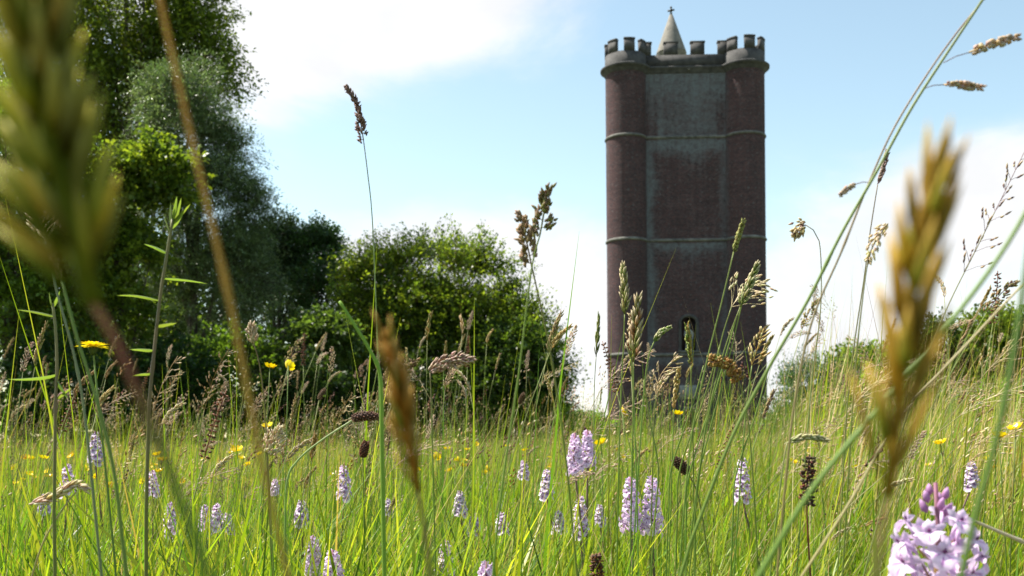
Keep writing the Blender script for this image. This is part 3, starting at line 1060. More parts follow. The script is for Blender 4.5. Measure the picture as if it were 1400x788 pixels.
def ribbons(base, az, ln, wd, lean, bend, c0, c1, K=3, face=None):
    k = len(base)
    dirh = np.stack([np.cos(az), np.sin(az), np.zeros(k)], 1)
    fa = az + PI / 2 if face is None else face
    wv = np.stack([np.cos(fa), np.sin(fa), np.zeros(k)], 1)
    prof = {2: [1, .8, .06], 3: [0.8, 1, .65, .05], 4: [.7, 1, .9, .55, .05]}[K]
    V = np.empty((k, K + 1, 2, 3))
    C = np.empty((k, K + 1, 2, 3))
    p = base.copy()
    for i in range(K + 1):
        w = (wd * prof[i] * 0.5)[:, None]
        V[:, i, 0] = p - wv * w
        V[:, i, 1] = p + wv * w
        t = i / K
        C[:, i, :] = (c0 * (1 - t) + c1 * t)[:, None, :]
        th = lean + bend * (t + 0.5 / K)
        p = p + (ln / K)[:, None] * (dirh * np.sin(th)[:, None] + np.array([0, 0, 1.0]) * np.cos(th)[:, None])
    i0 = np.arange(k)[:, None] * (2 * (K + 1))
    Q = []
    for i in range(K):
        Q.append(i0 + np.array([2 * i, 2 * i + 1, 2 * i + 3, 2 * i + 2]))
    return V.reshape(-1, 3), np.vstack(Q), C.reshape(-1, 3)


def patch(x, y, s):
    return 0.5 + 0.5 * noise2(x, y, s)


GV, GQ, GC, goff = [], [], [], 0


def add_grass(n, d0, d1, power, h0, h1, w0, w1, K, cols, lean=0.35, bendmax=1.1, wind=0.25, half=0.62, region=None):
    global goff
    base, d = wedge_points(n, d0, d1, half, power)
    if region:
        base[:, 0] = rng.uniform(region[0], region[1], n) * d
    pt = patch(base[:, 0], base[:, 1], 1.1)
    az = rng.uniform(0, 2 * PI, n)
    az = np.where(rng.random(n) < wind, rng.normal(0, 0.5, n), az)
    ln = rng.uniform(h0, h1, n) * (0.7 + 0.5 * pt) * (0.85 + 0.3 * patch(base[:, 0] + 7, base[:, 1], 4.0))
    wd = rng.uniform(w0, w1, n)
    le = np.abs(rng.normal(0, lean, n))
    be = rng.uniform(0.0, bendmax, n) ** 1.3
    cols = np.array(cols)
    c = cols[rng.integers(0, len(cols), n)] * rng.uniform(0.6, 1.3, n)[:, None]
    ph = patch(base[:, 0] + 3, base[:, 1], 0.9)[:, None]
    c = c * (1 + (ph - 0.5) * np.array([0.5, 0.2, 0.1]))
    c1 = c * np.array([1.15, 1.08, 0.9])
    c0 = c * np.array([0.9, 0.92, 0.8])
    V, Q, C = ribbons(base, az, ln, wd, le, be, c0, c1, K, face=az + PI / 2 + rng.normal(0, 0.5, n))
    GV.append(V)
    GQ.append(Q + goff)
    GC.append(C)
    goff += len(V)


FRESH = [(0.165, 0.275, 0.024), (0.21, 0.31, 0.03), (0.10, 0.22, 0.03), (0.26, 0.32, 0.05), (0.05, 0.115, 0.02)]
MIXN = FRESH * 2 + [(0.36, 0.30, 0.14), (0.10, 0.13, 0.03)]
MIXED = FRESH + [(0.30, 0.26, 0.10), (0.40, 0.33, 0.17), (0.36, 0.28, 0.12)]
FARC = [(0.15, 0.20, 0.04), (0.21, 0.23, 0.06), (0.10, 0.16, 0.03), (0.34, 0.29, 0.13), (0.06, 0.09, 0.025)]
add_grass(3500, 0.45, 1.0, 0, 0.12, 0.30, 0.002, 0.0042, 4, FRESH)
add_grass(46000, 0.95, 4.5, 0.6, 0.14, 0.40, 0.0020, 0.0048, 3, MIXN, 0.55, 1.5, half=0.6)
add_grass(10000, 0.85, 3.4, 0.4, 0.20, 0.42, 0.005, 0.0105, 4, FRESH[:4], 0.55, 1.9)
add_grass(7000, 0.75, 2.2, 0.3, 0.24, 0.42, 0.002, 0.005, 3, FRESH, 0.35, 1.0)
add_grass(9000, 0.9, 4.5, 0.5, 0.18, 0.40, 0.005, 0.009, 4, FRESH[:4], 0.25, 0.8)
add_grass(2600, 1.1, 7.0, 0.5, 0.42, 0.66, 0.0022, 0.0042, 4, FRESH[:4], 0.10, 0.35)
# taller stand on the right, blown over, and round the foot of the tower view
add_grass(4200, 1.6, 9.0, 0.6, 0.45, 0.80, 0.0018, 0.004, 4, FRESH[:4] + [(0.32, 0.29, 0.10)], 0.28, 0.5, wind=0.85, region=(0.26, 0.62))
add_grass(1700, 1.6, 9.0, 0.6, 0.42, 0.62, 0.0018, 0.0035, 4, FRESH[:4] + [(0.36, 0.30, 0.12)] * 2, 0.2, 0.5, wind=0.6, region=(0.02, 0.3))
add_grass(1800, 1.6, 7.0, 0.6, 0.40, 0.58, 0.0018, 0.0035, 4, FRESH[:4] + [(0.34, 0.28, 0.12)] * 2, 0.2, 0.5, wind=0.4, region=(-0.6, 0.05))
add_grass(4500, 4.5, 30, 0.8, 0.24, 0.38, 0.004, 0.009, 3, [(0.05, 0.10, 0.02), (0.08, 0.14, 0.03)], 0.3, 0.9)
add_grass(5000, 5, 45, 0.9, 0.28, 0.43, 0.004, 0.009, 3, MIXED, 0.15, 0.5)
add_grass(36000, 4.0, 18, 0.8, 0.18, 0.36, 0.003, 0.007, 3, MIXED)
add_grass(38000, 16, 125, 1.0, 0.15, 0.46, 0.010, 0.03, 2, FARC)
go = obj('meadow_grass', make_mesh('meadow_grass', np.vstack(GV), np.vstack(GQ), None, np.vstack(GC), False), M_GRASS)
tag(go, 'dense green meadow grass of fine bent blades covering the field', 'grass', kind='stuff')

# dry bents: straw coloured thin culms among the green
GV, GQ, GC, goff = [], [], [], 0
STRAW = [(0.50, 0.41, 0.21), (0.40, 0.31, 0.14), (0.30, 0.18, 0.08), (0.62, 0.55, 0.36)]
add_grass(6500, 1.0, 5, 0.5, 0.2, 0.46, 0.0010, 0.0022, 3, STRAW, 0.5, 0.8)
add_grass(1500, 1.5, 7, 0.6, 0.5, 0.85, 0.0011, 0.0022, 4, STRAW, 0.32, 0.4, wind=0.9, region=(0.26, 0.62))
add_grass(9000, 4.5, 20, 0.8, 0.26, 0.42, 0.002, 0.004, 3, STRAW, 0.25, 0.5)
add_grass(14000, 18, 120, 1.0, 0.3, 0.55, 0.008, 0.016, 2, STRAW, 0.25, 0.4)
go = obj('dry_grass', make_mesh('dry_grass', np.vstack(GV), np.vstack(GQ), None, np.vstack(GC), False), M_DRY)
tag(go, 'straw coloured dry grass bents scattered through the green meadow', 'grass', kind='stuff')

# ------------------------------------------------------------------ seed heads
CREAM = (0.60, 0.51, 0.34)
TAN = (0.46, 0.34, 0.16)
OCHRE = (0.36, 0.22, 0.06)
PINK = (0.50, 0.36, 0.30)
PURP = (0.17, 0.09, 0.085)
BROWN = (0.09, 0.045, 0.03)
RUST = (0.20, 0.075, 0.035)
OLIVE = (0.20, 0.22, 0.05)
GREEN = (0.13, 0.20, 0.04)


def frame(ax, t):
    i = t * (len(ax) - 1)
    a = int(min(math.floor(i), len(ax) - 2))
    f = i - a
    p = ax[a] * (1 - f) + ax[a + 1] * f
    d = unit(ax[a + 1] - ax[a])
    ref = np.array([0.0, 1, 0]) if abs(d[1]) < 0.8 else np.array([1.0, 0, 0])
    s = unit(np.cross(d, ref))
    return p, d, s, np.cross(d, s)


def head_vernal(mb, ax, W, cols, n=34, splay=0.55, tipc=CREAM, fat=0.36, ls=0.24):
    ax = np.asarray(ax, float)
    Ln = np.linalg.norm(np.diff(ax, axis=0), axis=1).sum()
    mb.tube(ax, W * 0.09, cols[0], 4)
    for k in range(n):
        t = 0.02 + 0.9 * (k + rng.random() * 0.6) / n
        p, d, s, b = frame(ax, t)
        a = k * 2.4 + rng.normal(0, 0.3)
        o = s * math.cos(a) + b * math.sin(a)
        taper = (0.55 + 0.9 * t) if t < 0.4 else (1.0 - 0.65 * (t - 0.4))
        ln = Ln * ls * (0.85 + 0.4 * rng.random()) * (1.05 - 0.35 * t)
        mb.spikelet(p + o * W * 0.08, d + o * splay * (1.0 - 0.55 * t), ln, W * fat * taper, jit(cols[k % len(cols)], 0.3), tipc)


def head_fog(mb, ax, W, cols, n=70, size=0.004):
    ax = np.asarray(ax, float)
    mb.tube(ax, size * 0.10, cols[0], 4)
    for k in range(n):
        t = (k + rng.random()) / n
        p, d, s, b = frame(ax, t * 0.97)
        a = k * 2.4
        o = s * math.cos(a) + b * math.sin(a)
        env = math.sin(PI * min(1, 0.12 + t * 0.9)) ** 0.7
        q = p + o * W * 0.5 * env * rng.uniform(0.25, 1)
        mb.spikelet(q, d + o * 0.5 + rng.normal(size=3) * 0.15, size * rng.uniform(0.8, 1.3), size * 0.42, jit(cols[rng.integers(len(cols))], 0.25), jit(CREAM, 0.2))


def head_cock(mb, ax, W, cols, lumps=6, size=0.0055):
    ax = np.asarray(ax, float)
    Ln = np.linalg.norm(np.diff(ax, axis=0), axis=1).sum()
    mb.tube(ax, size * 0.12, cols[0], 4)
    side = 1
    for k in range(lumps):
        t = k / lumps
        p, d, s, b = frame(ax, t)
        big = (1.15 - 0.5 * t)
        out_ = (0.9 - 0.8 * t) * W
        o = unit(s * side * (0.9 if k < 3 else 0.3) + b * rng.normal(0, 0.5))
        side = -side
        c = p + o * out_ * 0.5 + d * Ln * 0.04
        if k < 3:
            mb.tube([p, c], size * 0.07, cols[0], 3)
        for j in range(22):
            q = c + d * Ln * 0.16 * rng.uniform(-0.6, 1.1) * big + (s * rng.normal() + b * rng.normal()) * W * 0.13 * big
            mb.spikelet(q, d + o * 0.5 + rng.normal(size=3) * 0.35, size * rng.uniform(0.8, 1.3), size * 0.45, jit(cols[rng.integers(len(cols))], 0.3), jit(cols[-1], 0.3))


def head_loose(mb, ax, W, cols, nodes=8, size=0.0055, droop=0.3, per=3):
    ax = np.asarray(ax, float)
    Ln = np.linalg.norm(np.diff(ax, axis=0), axis=1).sum()
    mb.tube(ax, size * 0.06, cols[0], 3)
    for k in range(nodes):
        t = k / nodes
        p, d, s, b = frame(ax, t)
        for j in range(per):
            a = rng.uniform(0, 2 * PI)
            o = s * math.cos(a) + b * math.sin(a)
            bl = W * (1 - 0.75 * t) * rng.uniform(0.4, 1.0)
            e = p + (d * 0.8 + o * 0.75) * bl - np.array([0, 0, droop * bl * 0.5])
            mb.tube([p, (p + e) / 2 + d * bl * 0.08, e], size * 0.045, cols[0], 3, False)
            for q in (e, (p * 0.4 + e * 0.6) + o * bl * 0.1):
                mb.spikelet(q, d * 0.9 + o * 0.4 - np.array([0, 0, droop]), size * rng.uniform(0.8, 1.3), size * 0.33, jit(cols[rng.integers(len(cols))], 0.3), jit(CREAM, 0.2))


def head_dog(mb, ax, W, cols, n=26):
    """narrow, one-sided spike"""
    ax = np.asarray(ax, float)
    Ln = np.linalg.norm(np.diff(ax, axis=0), axis=1).sum()
    mb.tube(ax, W * 0.07, cols[0], 3)
    n = int(n * 1.5)
    for k in range(n):
        t = (k + rng.random()) / n
        p, d, s, b = frame(ax, t)
        o = unit(s * (1 if k % 2 else -1) * rng.uniform(0.2, 1.1) + b * rng.uniform(0.0, 1.2))
        env = 0.5 + 0.6 * math.sin(PI * t)
        mb.spikelet(p + o * W * 0.1, d + o * rng.uniform(0.25, 0.75), Ln * rng.uniform(0.10, 0.16), W * 0.36 * env, jit(cols[k % len(cols)], 0.3), jit(cols[-1], 0.25))


def head_plantain(mb, ax, W, cols):
    ax = np.asarray(ax, float)
    mb.tube(smooth_line(ax, 7), np.array([.35, .8, 1, 1, .9, .7, .25]) * W * 0.38, cols[0], 7)
    n = 90
    for k in range(n):
        t = (k + 0.5) / n
        p, d, s, b = frame(ax, t)
        a = k * 2.4
        o = s * math.cos(a) + b * math.sin(a)
        env = min(1, 0.5 + 3 * t, 0.35 + 2.2 * (1 - t))
        mb.spikelet(p + o * W * 0.30 * env, o + d * 0.6, W * 0.30, W * 0.2, jit(cols[k % len(cols)], 0.35), jit(cols[-1], 0.3))


def head_dock(mb, ax, W, cols, size=0.004):
    ax = np.asarray(ax, float)
    mb.tube(ax, size * 0.18, cols[0], 4)
    for k in range(13):
        t = k / 13
        p, d, s, b = frame(ax, t)
        for j in range(9):
            a = rng.uniform(0, 2 * PI)
            o = s * math.cos(a) + b * math.sin(a)
            mb.spikelet(p + o * W * 0.2 * (1 - 0.5 * t), o + d * rng.uniform(-0.2, 0.8), size * rng.uniform(.8, 1.4), size * 0.7, jit(cols[rng.integers(len(cols))], 0.3))


HEADS = dict(vernal=head_vernal, fog=head_fog, cock=head_cock, loose=head_loose, dog=head_dog, plantain=head_plantain, dock=head_dock)


def blade_pts(p0, d0, ln, bend, n=7, side=None):
    """arched leaf from p0 leaving along d0"""
    d = unit(d0)
    pts = [np.asarray(p0, float)]
    for k in range(n - 1):
        d = unit(d + np.array([0, 0, -bend / n]))
        pts.append(pts[-1] + d * ln / (n - 1))
    return np.array(pts)


def leaf_part(parent, p0, d0, ln, w, bend, col, mat=None, name='leaf', n=7):
    pts = blade_pts(p0, d0, ln, bend, n)
    t = np.linspace(0, 1, n)
    wid = w * np.clip(np.minimum(0.55 + 2.2 * t, 1.25 * (1 - t) ** 0.6 + 0.02), 0.02, 1)
    wd = unit(np.cross(d0, [0, 0.25, 1.0]) + 1e-6)
    mb = MB()
    mb.ribbon(pts, wid, wd, np.array(col)[None] * np.linspace(0.9, 1.15, n)[:, None])
    return mb.build(name, mat or M_GRASS, parent)


# ------------------------------------------------------------------ the hero stalks, one by one
def to_ground(pts):
    """continue a stem below the frame down to the soil"""
    a, b = np.array(pts[-2]), np.array(pts[-1])
    d = b - a
    sl = np.clip(d[0] / (abs(d[2]) + 1e-6), -0.5, 0.5)
    z = b[2]
    return np.vstack([pts, [b[0] + sl * z * 0.35, b[1] + 0.01, z * 0.5], [b[0] + sl * z * 0.5, b[1] + 0.02, -0.004]])


def hero(name, label, px, d, r, col, head=None, hax=None, W=0.006, hcols=(TAN, OCHRE), leaves=(), cat='grass stalk', d2=None, matst=None, mathd=None, group=None, kw=None, hname='seed_head'):
    """px: stem points from the top (foot of the head) down; hax: head axis pixels from foot to tip"""
    k = len(px)
    dd = np.linspace(d, d2 if d2 else d, k)
    pts = np.array([P(x, y, q) for (x, y), q in zip(px, dd)])
    vis = smooth_line(pts, max(12, 5 * k))
    full = to_ground(vis)
    low = smooth_line(full[-3:], 6)[1:]
    ln = np.vstack([vis, low])
    nvis = len(vis)
    foot = ln[-1].copy()
    foot[2] = 0
    t = thing(name, label, cat, tuple(foot), 0, group)
    c = np.asarray(col, float)
    if c.ndim == 2:
        ci = np.stack([np.interp(np.minimum(np.arange(len(ln)) / (nvis - 1), 1), np.linspace(0, 1, len(c)), c[:, j]) for j in range(3)], 1)
    else:
        ci = c
    mb = MB()
    rr = np.interp(np.arange(len(ln)), [0, nvis, len(ln)], [0.8, 1.1, 1.3]) * r
    if nvis > 14:
        rr[nvis // 2] *= 1.35          # a node on the culm
    mb.tube(ln - foot, rr, ci, 7)
    mb.build('stem', matst or M_STEM, t)
    if head:
        ax = np.array([P(x, y, d) for x, y in hax]) - foot
        ax = smooth_line(ax, 9)
        mb = MB()
        HEADS[head](mb, ax, W, hcols, **(kw or {}))
        mb.build(hname, mathd or M_HEAD, t)
    for (x, y, x2, y2, w, bend, lc) in leaves:
        p0 = P(x, y, d) - foot
        p1 = P(x2, y2, d) - foot
        leaf_part(t, p0, (p1 - p0) + np.array([0, 0.003, bend * 0.3 * np.linalg.norm(p1 - p0)]), np.linalg.norm(p1 - p0) * 1.05, w, bend, lc)
    return t


A_BROWN = (0.20, 0.09, 0.05)
LIME = (0.20, 0.30, 0.04)
# the large soft seed heads close to the lens
hero('grass_stalk', 'very large soft olive brown grass head leaning over the wood edge close up', [(128, 415), (160, 470), (198, 560), (238, 660), (285, 790)], 0.115, 0.0006,
     [(0.42, 0.22, 0.09), (0.26, 0.09, 0.045), (0.16, 0.17, 0.03), (0.12, 0.22, 0.025), (0.12, 0.22, 0.025)], 'vernal', [(128, 415), (95, 300), (62, 150), (50, -10), (48, -130)], 0.0155,
     ((0.17, 0.20, 0.016), (0.28, 0.28, 0.03), (0.10, 0.10, 0.014), (0.36, 0.29, 0.06)), mathd=M_HERO, kw=dict(n=62, splay=0.66, tipc=(0.46, 0.42, 0.11), fat=0.19, ls=0.24))
hero('grass_stalk', 'thin ochre grass stem crossing straight before the willow, its head out of view', [(212, -30), (262, 190), (312, 400), (352, 600), (395, 795)], 0.16, 0.00048,
     [(0.52, 0.29, 0.045), (0.46, 0.27, 0.04), (0.40, 0.26, 0.04), (0.34, 0.24, 0.04)], 'vernal', [(212, -30), (200, -120), (190, -260)], 0.007, (OCHRE, TAN), mathd=M_HERO)
hero('grass_stalk', 'soft amber grass head standing before the rounded pale green tree', [(572, 672), (580, 720), (590, 800)], 0.2, 0.00062,
     [(0.24, 0.18, 0.05), (0.16, 0.20, 0.04)], 'vernal', [(572, 672), (560, 610), (545, 530), (528, 450)], 0.0085, ((0.30, 0.17, 0.02), (0.20, 0.15, 0.02), (0.40, 0.26, 0.05), (0.18, 0.19, 0.02)),
     mathd=M_HERO, kw=dict(n=30, splay=0.34, tipc=(0.48, 0.34, 0.12), fat=0.19, ls=0.28))
hero('grass_stalk', 'soft golden brown grass head rising above the large orchid', [(1214, 680), (1205, 730), (1196, 800)], 0.135, 0.0005,
     [(0.34, 0.24, 0.09), (0.2, 0.18, 0.05)], 'vernal', [(1214, 680), (1228, 560), (1240, 440), (1262, 310), (1294, 190)], 0.0092, ((0.26, 0.16, 0.02), (0.38, 0.24, 0.035), (0.17, 0.12, 0.018), (0.23, 0.22, 0.025)),
     mathd=M_HERO, kw=dict(n=34, splay=0.42, tipc=(0.5, 0.32, 0.09), fat=0.22, ls=0.27))
# broad green stems in front at the right
hero('grass_stalk', 'broad soft green stem slanting up past the golden brown grass head', [(1425, 250), (1370, 345), (1300, 440), (1200, 560), (1110, 670), (1030, 800)], 0.27, 0.00075, [(0.18, 0.26, 0.06), (0.17, 0.25, 0.05)],
     'loose', [(1425, 250), (1490, 190), (1540, 120)], 0.008, (TAN, CREAM))
hero('grass_stalk', 'soft green stem passing in front of the large orchid', [(1412, 300), (1388, 470), (1362, 600), (1335, 700), (1312, 800)], 0.2, 0.00065, [(0.12, 0.20, 0.04), (0.12, 0.2, 0.04)],
     'loose', [(1412, 300), (1450, 230), (1490, 150)], 0.006, (TAN, CREAM))
hero('grass_stalk', 'pale straw stem running straight behind the golden brown grass head', [(1402, 385), (1330, 462), (1230, 572), (1160, 690), (1095, 790)], 0.45, 0.0006, [(0.5, 0.42, 0.26), (0.42, 0.36, 0.18)],
     'loose', [(1402, 385), (1440, 340), (1480, 300)], 0.03, (CREAM, TAN))
# tall arching pair beside the tower
hero('grass_stalk', 'tall green stem arching far over the hedge with drooping spikelets', [(1346, -4), (1290, 80), (1245, 150), (1200, 232), (1150, 320), (1105, 410), (1050, 505), (1000, 600), (945, 740)], 0.5, 0.00085,
     [(0.24, 0.28, 0.12), (0.22, 0.3, 0.09), (0.18, 0.27, 0.05)], 'loose', [(1346, -4), (1370, -40), (1400, -70)], 0.02, (TAN, CREAM))
s7 = hero('grass_stalk', 'tall purplish stem twinned with the arching green stem, bearing tan spikelets', [(1343, 2), (1308, 45), (1272, 95), (1225, 170), (1190, 245), (1150, 345), (1110, 440), (1085, 560), (1070, 700)], 0.52, 0.0006,
          [(0.26, 0.17, 0.14), (0.26, 0.2, 0.13), (0.25, 0.19, 0.08)], 'loose', [(1343, 2), (1360, -20), (1378, -50)], 0.02, (TAN, PURP))
f7 = np.array(s7.location)
for (x0, y0, x1, y1, x2, y2, sz) in ((1290, 86, 1325, 72, 1392, 52, 0.0075), (1262, 122, 1290, 116, 1342, 121, 0.006), (1190, 250, 1170, 252, 1148, 268, 0.0055)):
    ax = smooth_line([P(x, y, 0.51) - f7 for x, y in ((x1, y1), ((x1 + x2) / 2, (y1 + y2) / 2 - 2), (x2, y2))], 7)
    mb = MB()
    mb.tube([P(x0, y0, 0.515) - f7, P((x0 + x1) / 2, (y0 + y1) / 2 - 2, 0.51) - f7, ax[0]], 0.00022, PURP, 4)
    head_dog(mb, ax, sz * 1.2, (TAN, PINK, (0.5, 0.4, 0.3)), 16)
    mb.build('spikelet', M_HEAD, s7)
hero('grass_stalk', 'slender stem with tiny purple spikelets between the tower and the golden brown head', [(1200, 252), (1190, 315), (1180, 390), (1168, 470), (1158, 560), (1150, 700)], 0.75, 0.0005, [(0.25, 0.2, 0.12), (0.2, 0.27, 0.06)],
     'dog', [(1200, 252), (1206, 235), (1212, 208)], 0.006, (PURP, PINK))
hero('grass_stalk', 'knobbly tan seed head drooping left of the golden brown grass head', [(1214, 306), (1190, 345), (1178, 420), (1168, 520), (1160, 650)], 0.62, 0.0005, [(0.3, 0.28, 0.14), (0.18, 0.25, 0.05)],
     'fog', [(1214, 306), (1202, 318), (1192, 340), (1187, 360)], 0.008, (TAN, CREAM, PINK), kw=dict(n=46, size=0.0038))
hero('grass_stalk', 'slim stem with small drooping brown tuft right beside the tower', [(1102, 308), (1120, 330), (1122, 420), (1110, 520), (1100, 640)], 0.8, 0.0005, [(0.3, 0.25, 0.16), (0.2, 0.26, 0.06)],
     'fog', [(1102, 308), (1094, 310), (1087, 322)], 0.012, (PURP, TAN), kw=dict(n=40, size=0.005))
hero('grass_stalk', 'wiry stem with open purple panicle right of the golden brown head', [(1360, 290), (1330, 350), (1300, 410), (1270, 480), (1230, 600)], 0.7, 0.00045, [(0.3, 0.26, 0.16), (0.22, 0.26, 0.08)],
     'loose', [(1318, 372), (1345, 320), (1375, 260), (1402, 205)], 0.02, (PURP, TAN), kw=dict(nodes=12, size=0.0045, per=2))
# purple tipped stalk against the sky
hero('grass_stalk', 'lone tall stalk with narrow dark purple head against the sky before the rounded tree', [(497, 192), (503, 240), (509, 300), (515, 440), (520, 600), (522, 720)], 0.8, 0.00052, [(0.24, 0.26, 0.2), (0.2, 0.28, 0.08), (0.18, 0.27, 0.05)],
     'cock', [(497, 192), (493, 168), (487, 142), (477, 122)], 0.0042, (PURP, (0.22, 0.13, 0.11)), kw=dict(lumps=9, size=0.0038))
# two cocksfoot heads left of the tower
hero('cocksfoot_stalk', 'tall stalk with lumpy olive green clustered head against the cloud left of the tower', [(738, 322), (728, 360), (720, 420), (708, 520), (690, 640), (680, 720)], 0.6, 0.0006, [(0.2, 0.24, 0.06), (0.2, 0.3, 0.05)],
     'cock', [(738, 322), (743, 295), (748, 258)], 0.009, ((0.24, 0.24, 0.07), (0.19, 0.2, 0.05), (0.28, 0.19, 0.12)), kw=dict(lumps=6, size=0.0044))
hero('cocksfoot_stalk', 'stalk with lumpy brown clustered head just below the olive green clustered head', [(726, 360), (735, 400), (748, 460), (762, 540), (775, 640)], 0.62, 0.0006, [(0.22, 0.2, 0.06), (0.2, 0.28, 0.05)],
     'cock', [(726, 360), (722, 340), (717, 318), (713, 294)], 0.007, ((0.22, 0.14, 0.06), (0.26, 0.19, 0.08), (0.3, 0.19, 0.13)), kw=dict(lumps=7, size=0.0042))
# plantain and soft fog heads
hero('plantain_stalk', 'dark brown plantain head lying level on a bent pale green stem', [(483, 574), (440, 602), (407, 630), (392, 662), (390, 750)], 0.95, 0.0011, [(0.34, 0.38, 0.2), (0.2, 0.3, 0.06)], 'plantain', [(481, 573), (498, 569), (518, 570)], 0.0095, (BROWN, RUST, (0.22, 0.13, 0.08)), cat='plantain', hname='flower_head')
hero('fog_grass_stalk', 'plump pinkish grass head bent level against the dark shrubs', [(588, 510), (590, 560), (592, 640)], 0.85, 0.0006, [(0.24, 0.2, 0.1), (0.18, 0.27, 0.05)], 'fog', [(588, 510), (602, 498), (622, 492), (646, 492)], 0.012, (PINK, (0.30, 0.19, 0.16)), kw=dict(n=110, size=0.0055))
hero('fog_grass_stalk', 'pale cream spike standing over the two buttercups before the dark shrubs', [(347, 470), (355, 500), (362, 560), (366, 650)], 0.9, 0.0006, [(0.2, 0.13, 0.07), (0.18, 0.2, 0.06)], 'fog', [(347, 470), (345, 458), (343, 444)], 0.010, (CREAM, (0.5, 0.42, 0.28)), kw=dict(n=50, size=0.005))
hero('grass_stalk', 'bright lime green blade slanting before the dark evergreens', [(464, 412), (485, 445), (505, 478), (520, 515), (522, 600)], 0.7, 0.0014, [LIME, LIME], None)
hero('grass_stalk', 'slim green spike standing alone just left of the tower', [(815, 488), (813, 520), (812, 560), (812, 640)], 1.2, 0.0006, [(0.3, 0.32, 0.2), (0.18, 0.25, 0.05)], 'vernal', [(815, 488), (817, 460), (819, 430)], 0.007, (OLIVE, GREEN), kw=dict(n=30, splay=0.25, tipc=(0.3, 0.3, 0.1)))
# stalks in front of the tower
FRONT = [
    ('green spike grass before the left turret, tallest there', [(854, 430), (852, 480), (848, 560), (846, 640)], [(854, 430), (854, 400), (852, 362)], 'vernal', (OLIVE, (0.3, 0.3, 0.08)), 0.008, 0.85),
    ('olive and rust spike grass crossing the lower left turret', [(866, 495), (866, 540), (864, 640)], [(866, 495), (869, 460), (872, 405)], 'vernal', (OLIVE, (0.28, 0.15, 0.04), (0.25, 0.26, 0.06)), 0.009, 0.8),
    ('rusty brown seed spike crossing the lower left turret', [(862, 480), (866, 540), (870, 650)], [(862, 480), (864, 455), (863, 430)], 'fog', (RUST, (0.3, 0.18, 0.06)), 0.007, 0.82),
    ('short green spike bending right beside the tower niche', [(894, 468), (886, 490), (880, 540), (872, 650)], [(894, 468), (904, 455), (917, 447)], 'vernal', (GREEN, LIME), 0.008, 0.85),
    ('amber spike grass standing just in front of the niche', [(944, 500), (946, 545), (948, 640)], [(944, 500), (942, 470), (939, 445)], 'dog', (OCHRE, OLIVE), 0.007, 0.9),
    ('tall olive spike leaning right across the lower tower', [(1003, 345), (985, 420), (965, 500), (945, 600), (935, 700)], [(1003, 345), (1009, 325), (1016, 302)], 'dog', (OLIVE, (0.28, 0.28, 0.08)), 0.007, 0.75),
    ('tall green spike with side sprays leaning over the right turret', [(1012, 420), (990, 480), (970, 560), (955, 650)], [(1012, 420), (1024, 390), (1036, 360)], 'vernal', (OLIVE, GREEN), 0.008, 0.8),
    ('open pale panicle drooping over the right turret', [(1000, 420), (985, 470), (968, 560), (955, 660)], [(1000, 420), (1020, 395), (1050, 385)], 'loose', (CREAM, (0.45, 0.42, 0.25)), 0.03, 0.85),
    ('rusty orange seed head bending over the lower right turret', [(1010, 520), (1022, 570), (1030, 660)], [(1010, 520), (1000, 502), (985, 494), (968, 493)], 'dock', (OCHRE, (0.3, 0.16, 0.04)), 0.012, 0.8),
    ('tan upright seed spike before the foot of the tower', [(897, 540), (894, 580), (892, 650)], [(897, 540), (902, 515), (927, 484)], 'loose', (TAN, CREAM), 0.018, 0.95),
    ('amber spike left of the niche foot', [(921, 560), (920, 600), (918, 660)], [(921, 560), (924, 530), (928, 505)], 'dog', (OCHRE, TAN), 0.007, 1.0),
    ('long amber spike standing before the right turret foot', [(1028, 500), (1020, 560), (1012, 660)], [(1028, 500), (1036, 475), (1044, 450)], 'loose', (OCHRE, TAN), 0.014, 0.9),
]
for lab, px, hax, hd_, hc, W, d in FRONT:
    hero('grass_stalk', lab, px, d, 0.0006, [(0.22, 0.26, 0.07), (0.18, 0.27, 0.05)], hd_, hax, W, hc, group='stalks before the tower')
# single plain blades fanning up before the tower
for (x0, y0, x1, y1) in ((930, 640, 985, 470), (942, 650, 1008, 430), (955, 650, 1018, 400), (918, 640, 962, 500), (900, 640, 880, 520), (1006, 650, 1052, 500)):
    hero('grass_stalk', 'slim bright green stem fanning up before the lower tower', [(x1, y1), (x1 * .6 + x0 * .4, y1 * .6 + y0 * .4 + 5), (x0, y0), (x0 - 4, y0 + 60)], 0.9, 0.0007, [(0.2, 0.26, 0.06), (0.18, 0.28, 0.05)], None, group='slim stems before the tower')
# the dark plantain / dock heads low in the meadow
hero('dock_stalk', 'dark rusty dock head low among the grass below the pair of orchids', [(816, 792), (818, 815), (820, 840)], 0.9, 0.0011, RUST, 'dock', [(816, 800), (816, 778), (815, 757)], 0.016, (BROWN, RUST), cat='dock', hname='flower_head')
hero('dock_stalk', 'dark brown dock spike in the grass left of the golden brown head', [(1103, 690), (1104, 720), (1108, 790)], 0.8, 0.0008, RUST, 'dock', [(1103, 690), (1104, 655), (1107, 622)], 0.014, (BROWN, (0.13, 0.12, 0.05), RUST), cat='dock', hname='flower_head')
hero('plantain_stalk', 'dark plantain head nodding left in the grass right of the pair of orchids', [(940, 645), (955, 680), (968, 760)], 1.0, 0.0008, [(0.2, 0.2, 0.06), (0.18, 0.25, 0.05)], 'plantain', [(940, 647), (933, 638), (922, 628)], 0.011, (BROWN, RUST, (0.16, 0.12, 0.06)), cat='plantain', hname='flower_head')
hero('plantain_stalk', 'upright dark plantain head in the grass before the dark shrubs', [(496, 625), (497, 660), (498, 720)], 1.1, 0.0008, [(0.2, 0.24, 0.06), (0.18, 0.25, 0.05)], 'plantain', [(496, 626), (498, 614), (501, 604)], 0.010, (BROWN, RUST), cat='plantain', hname='flower_head')
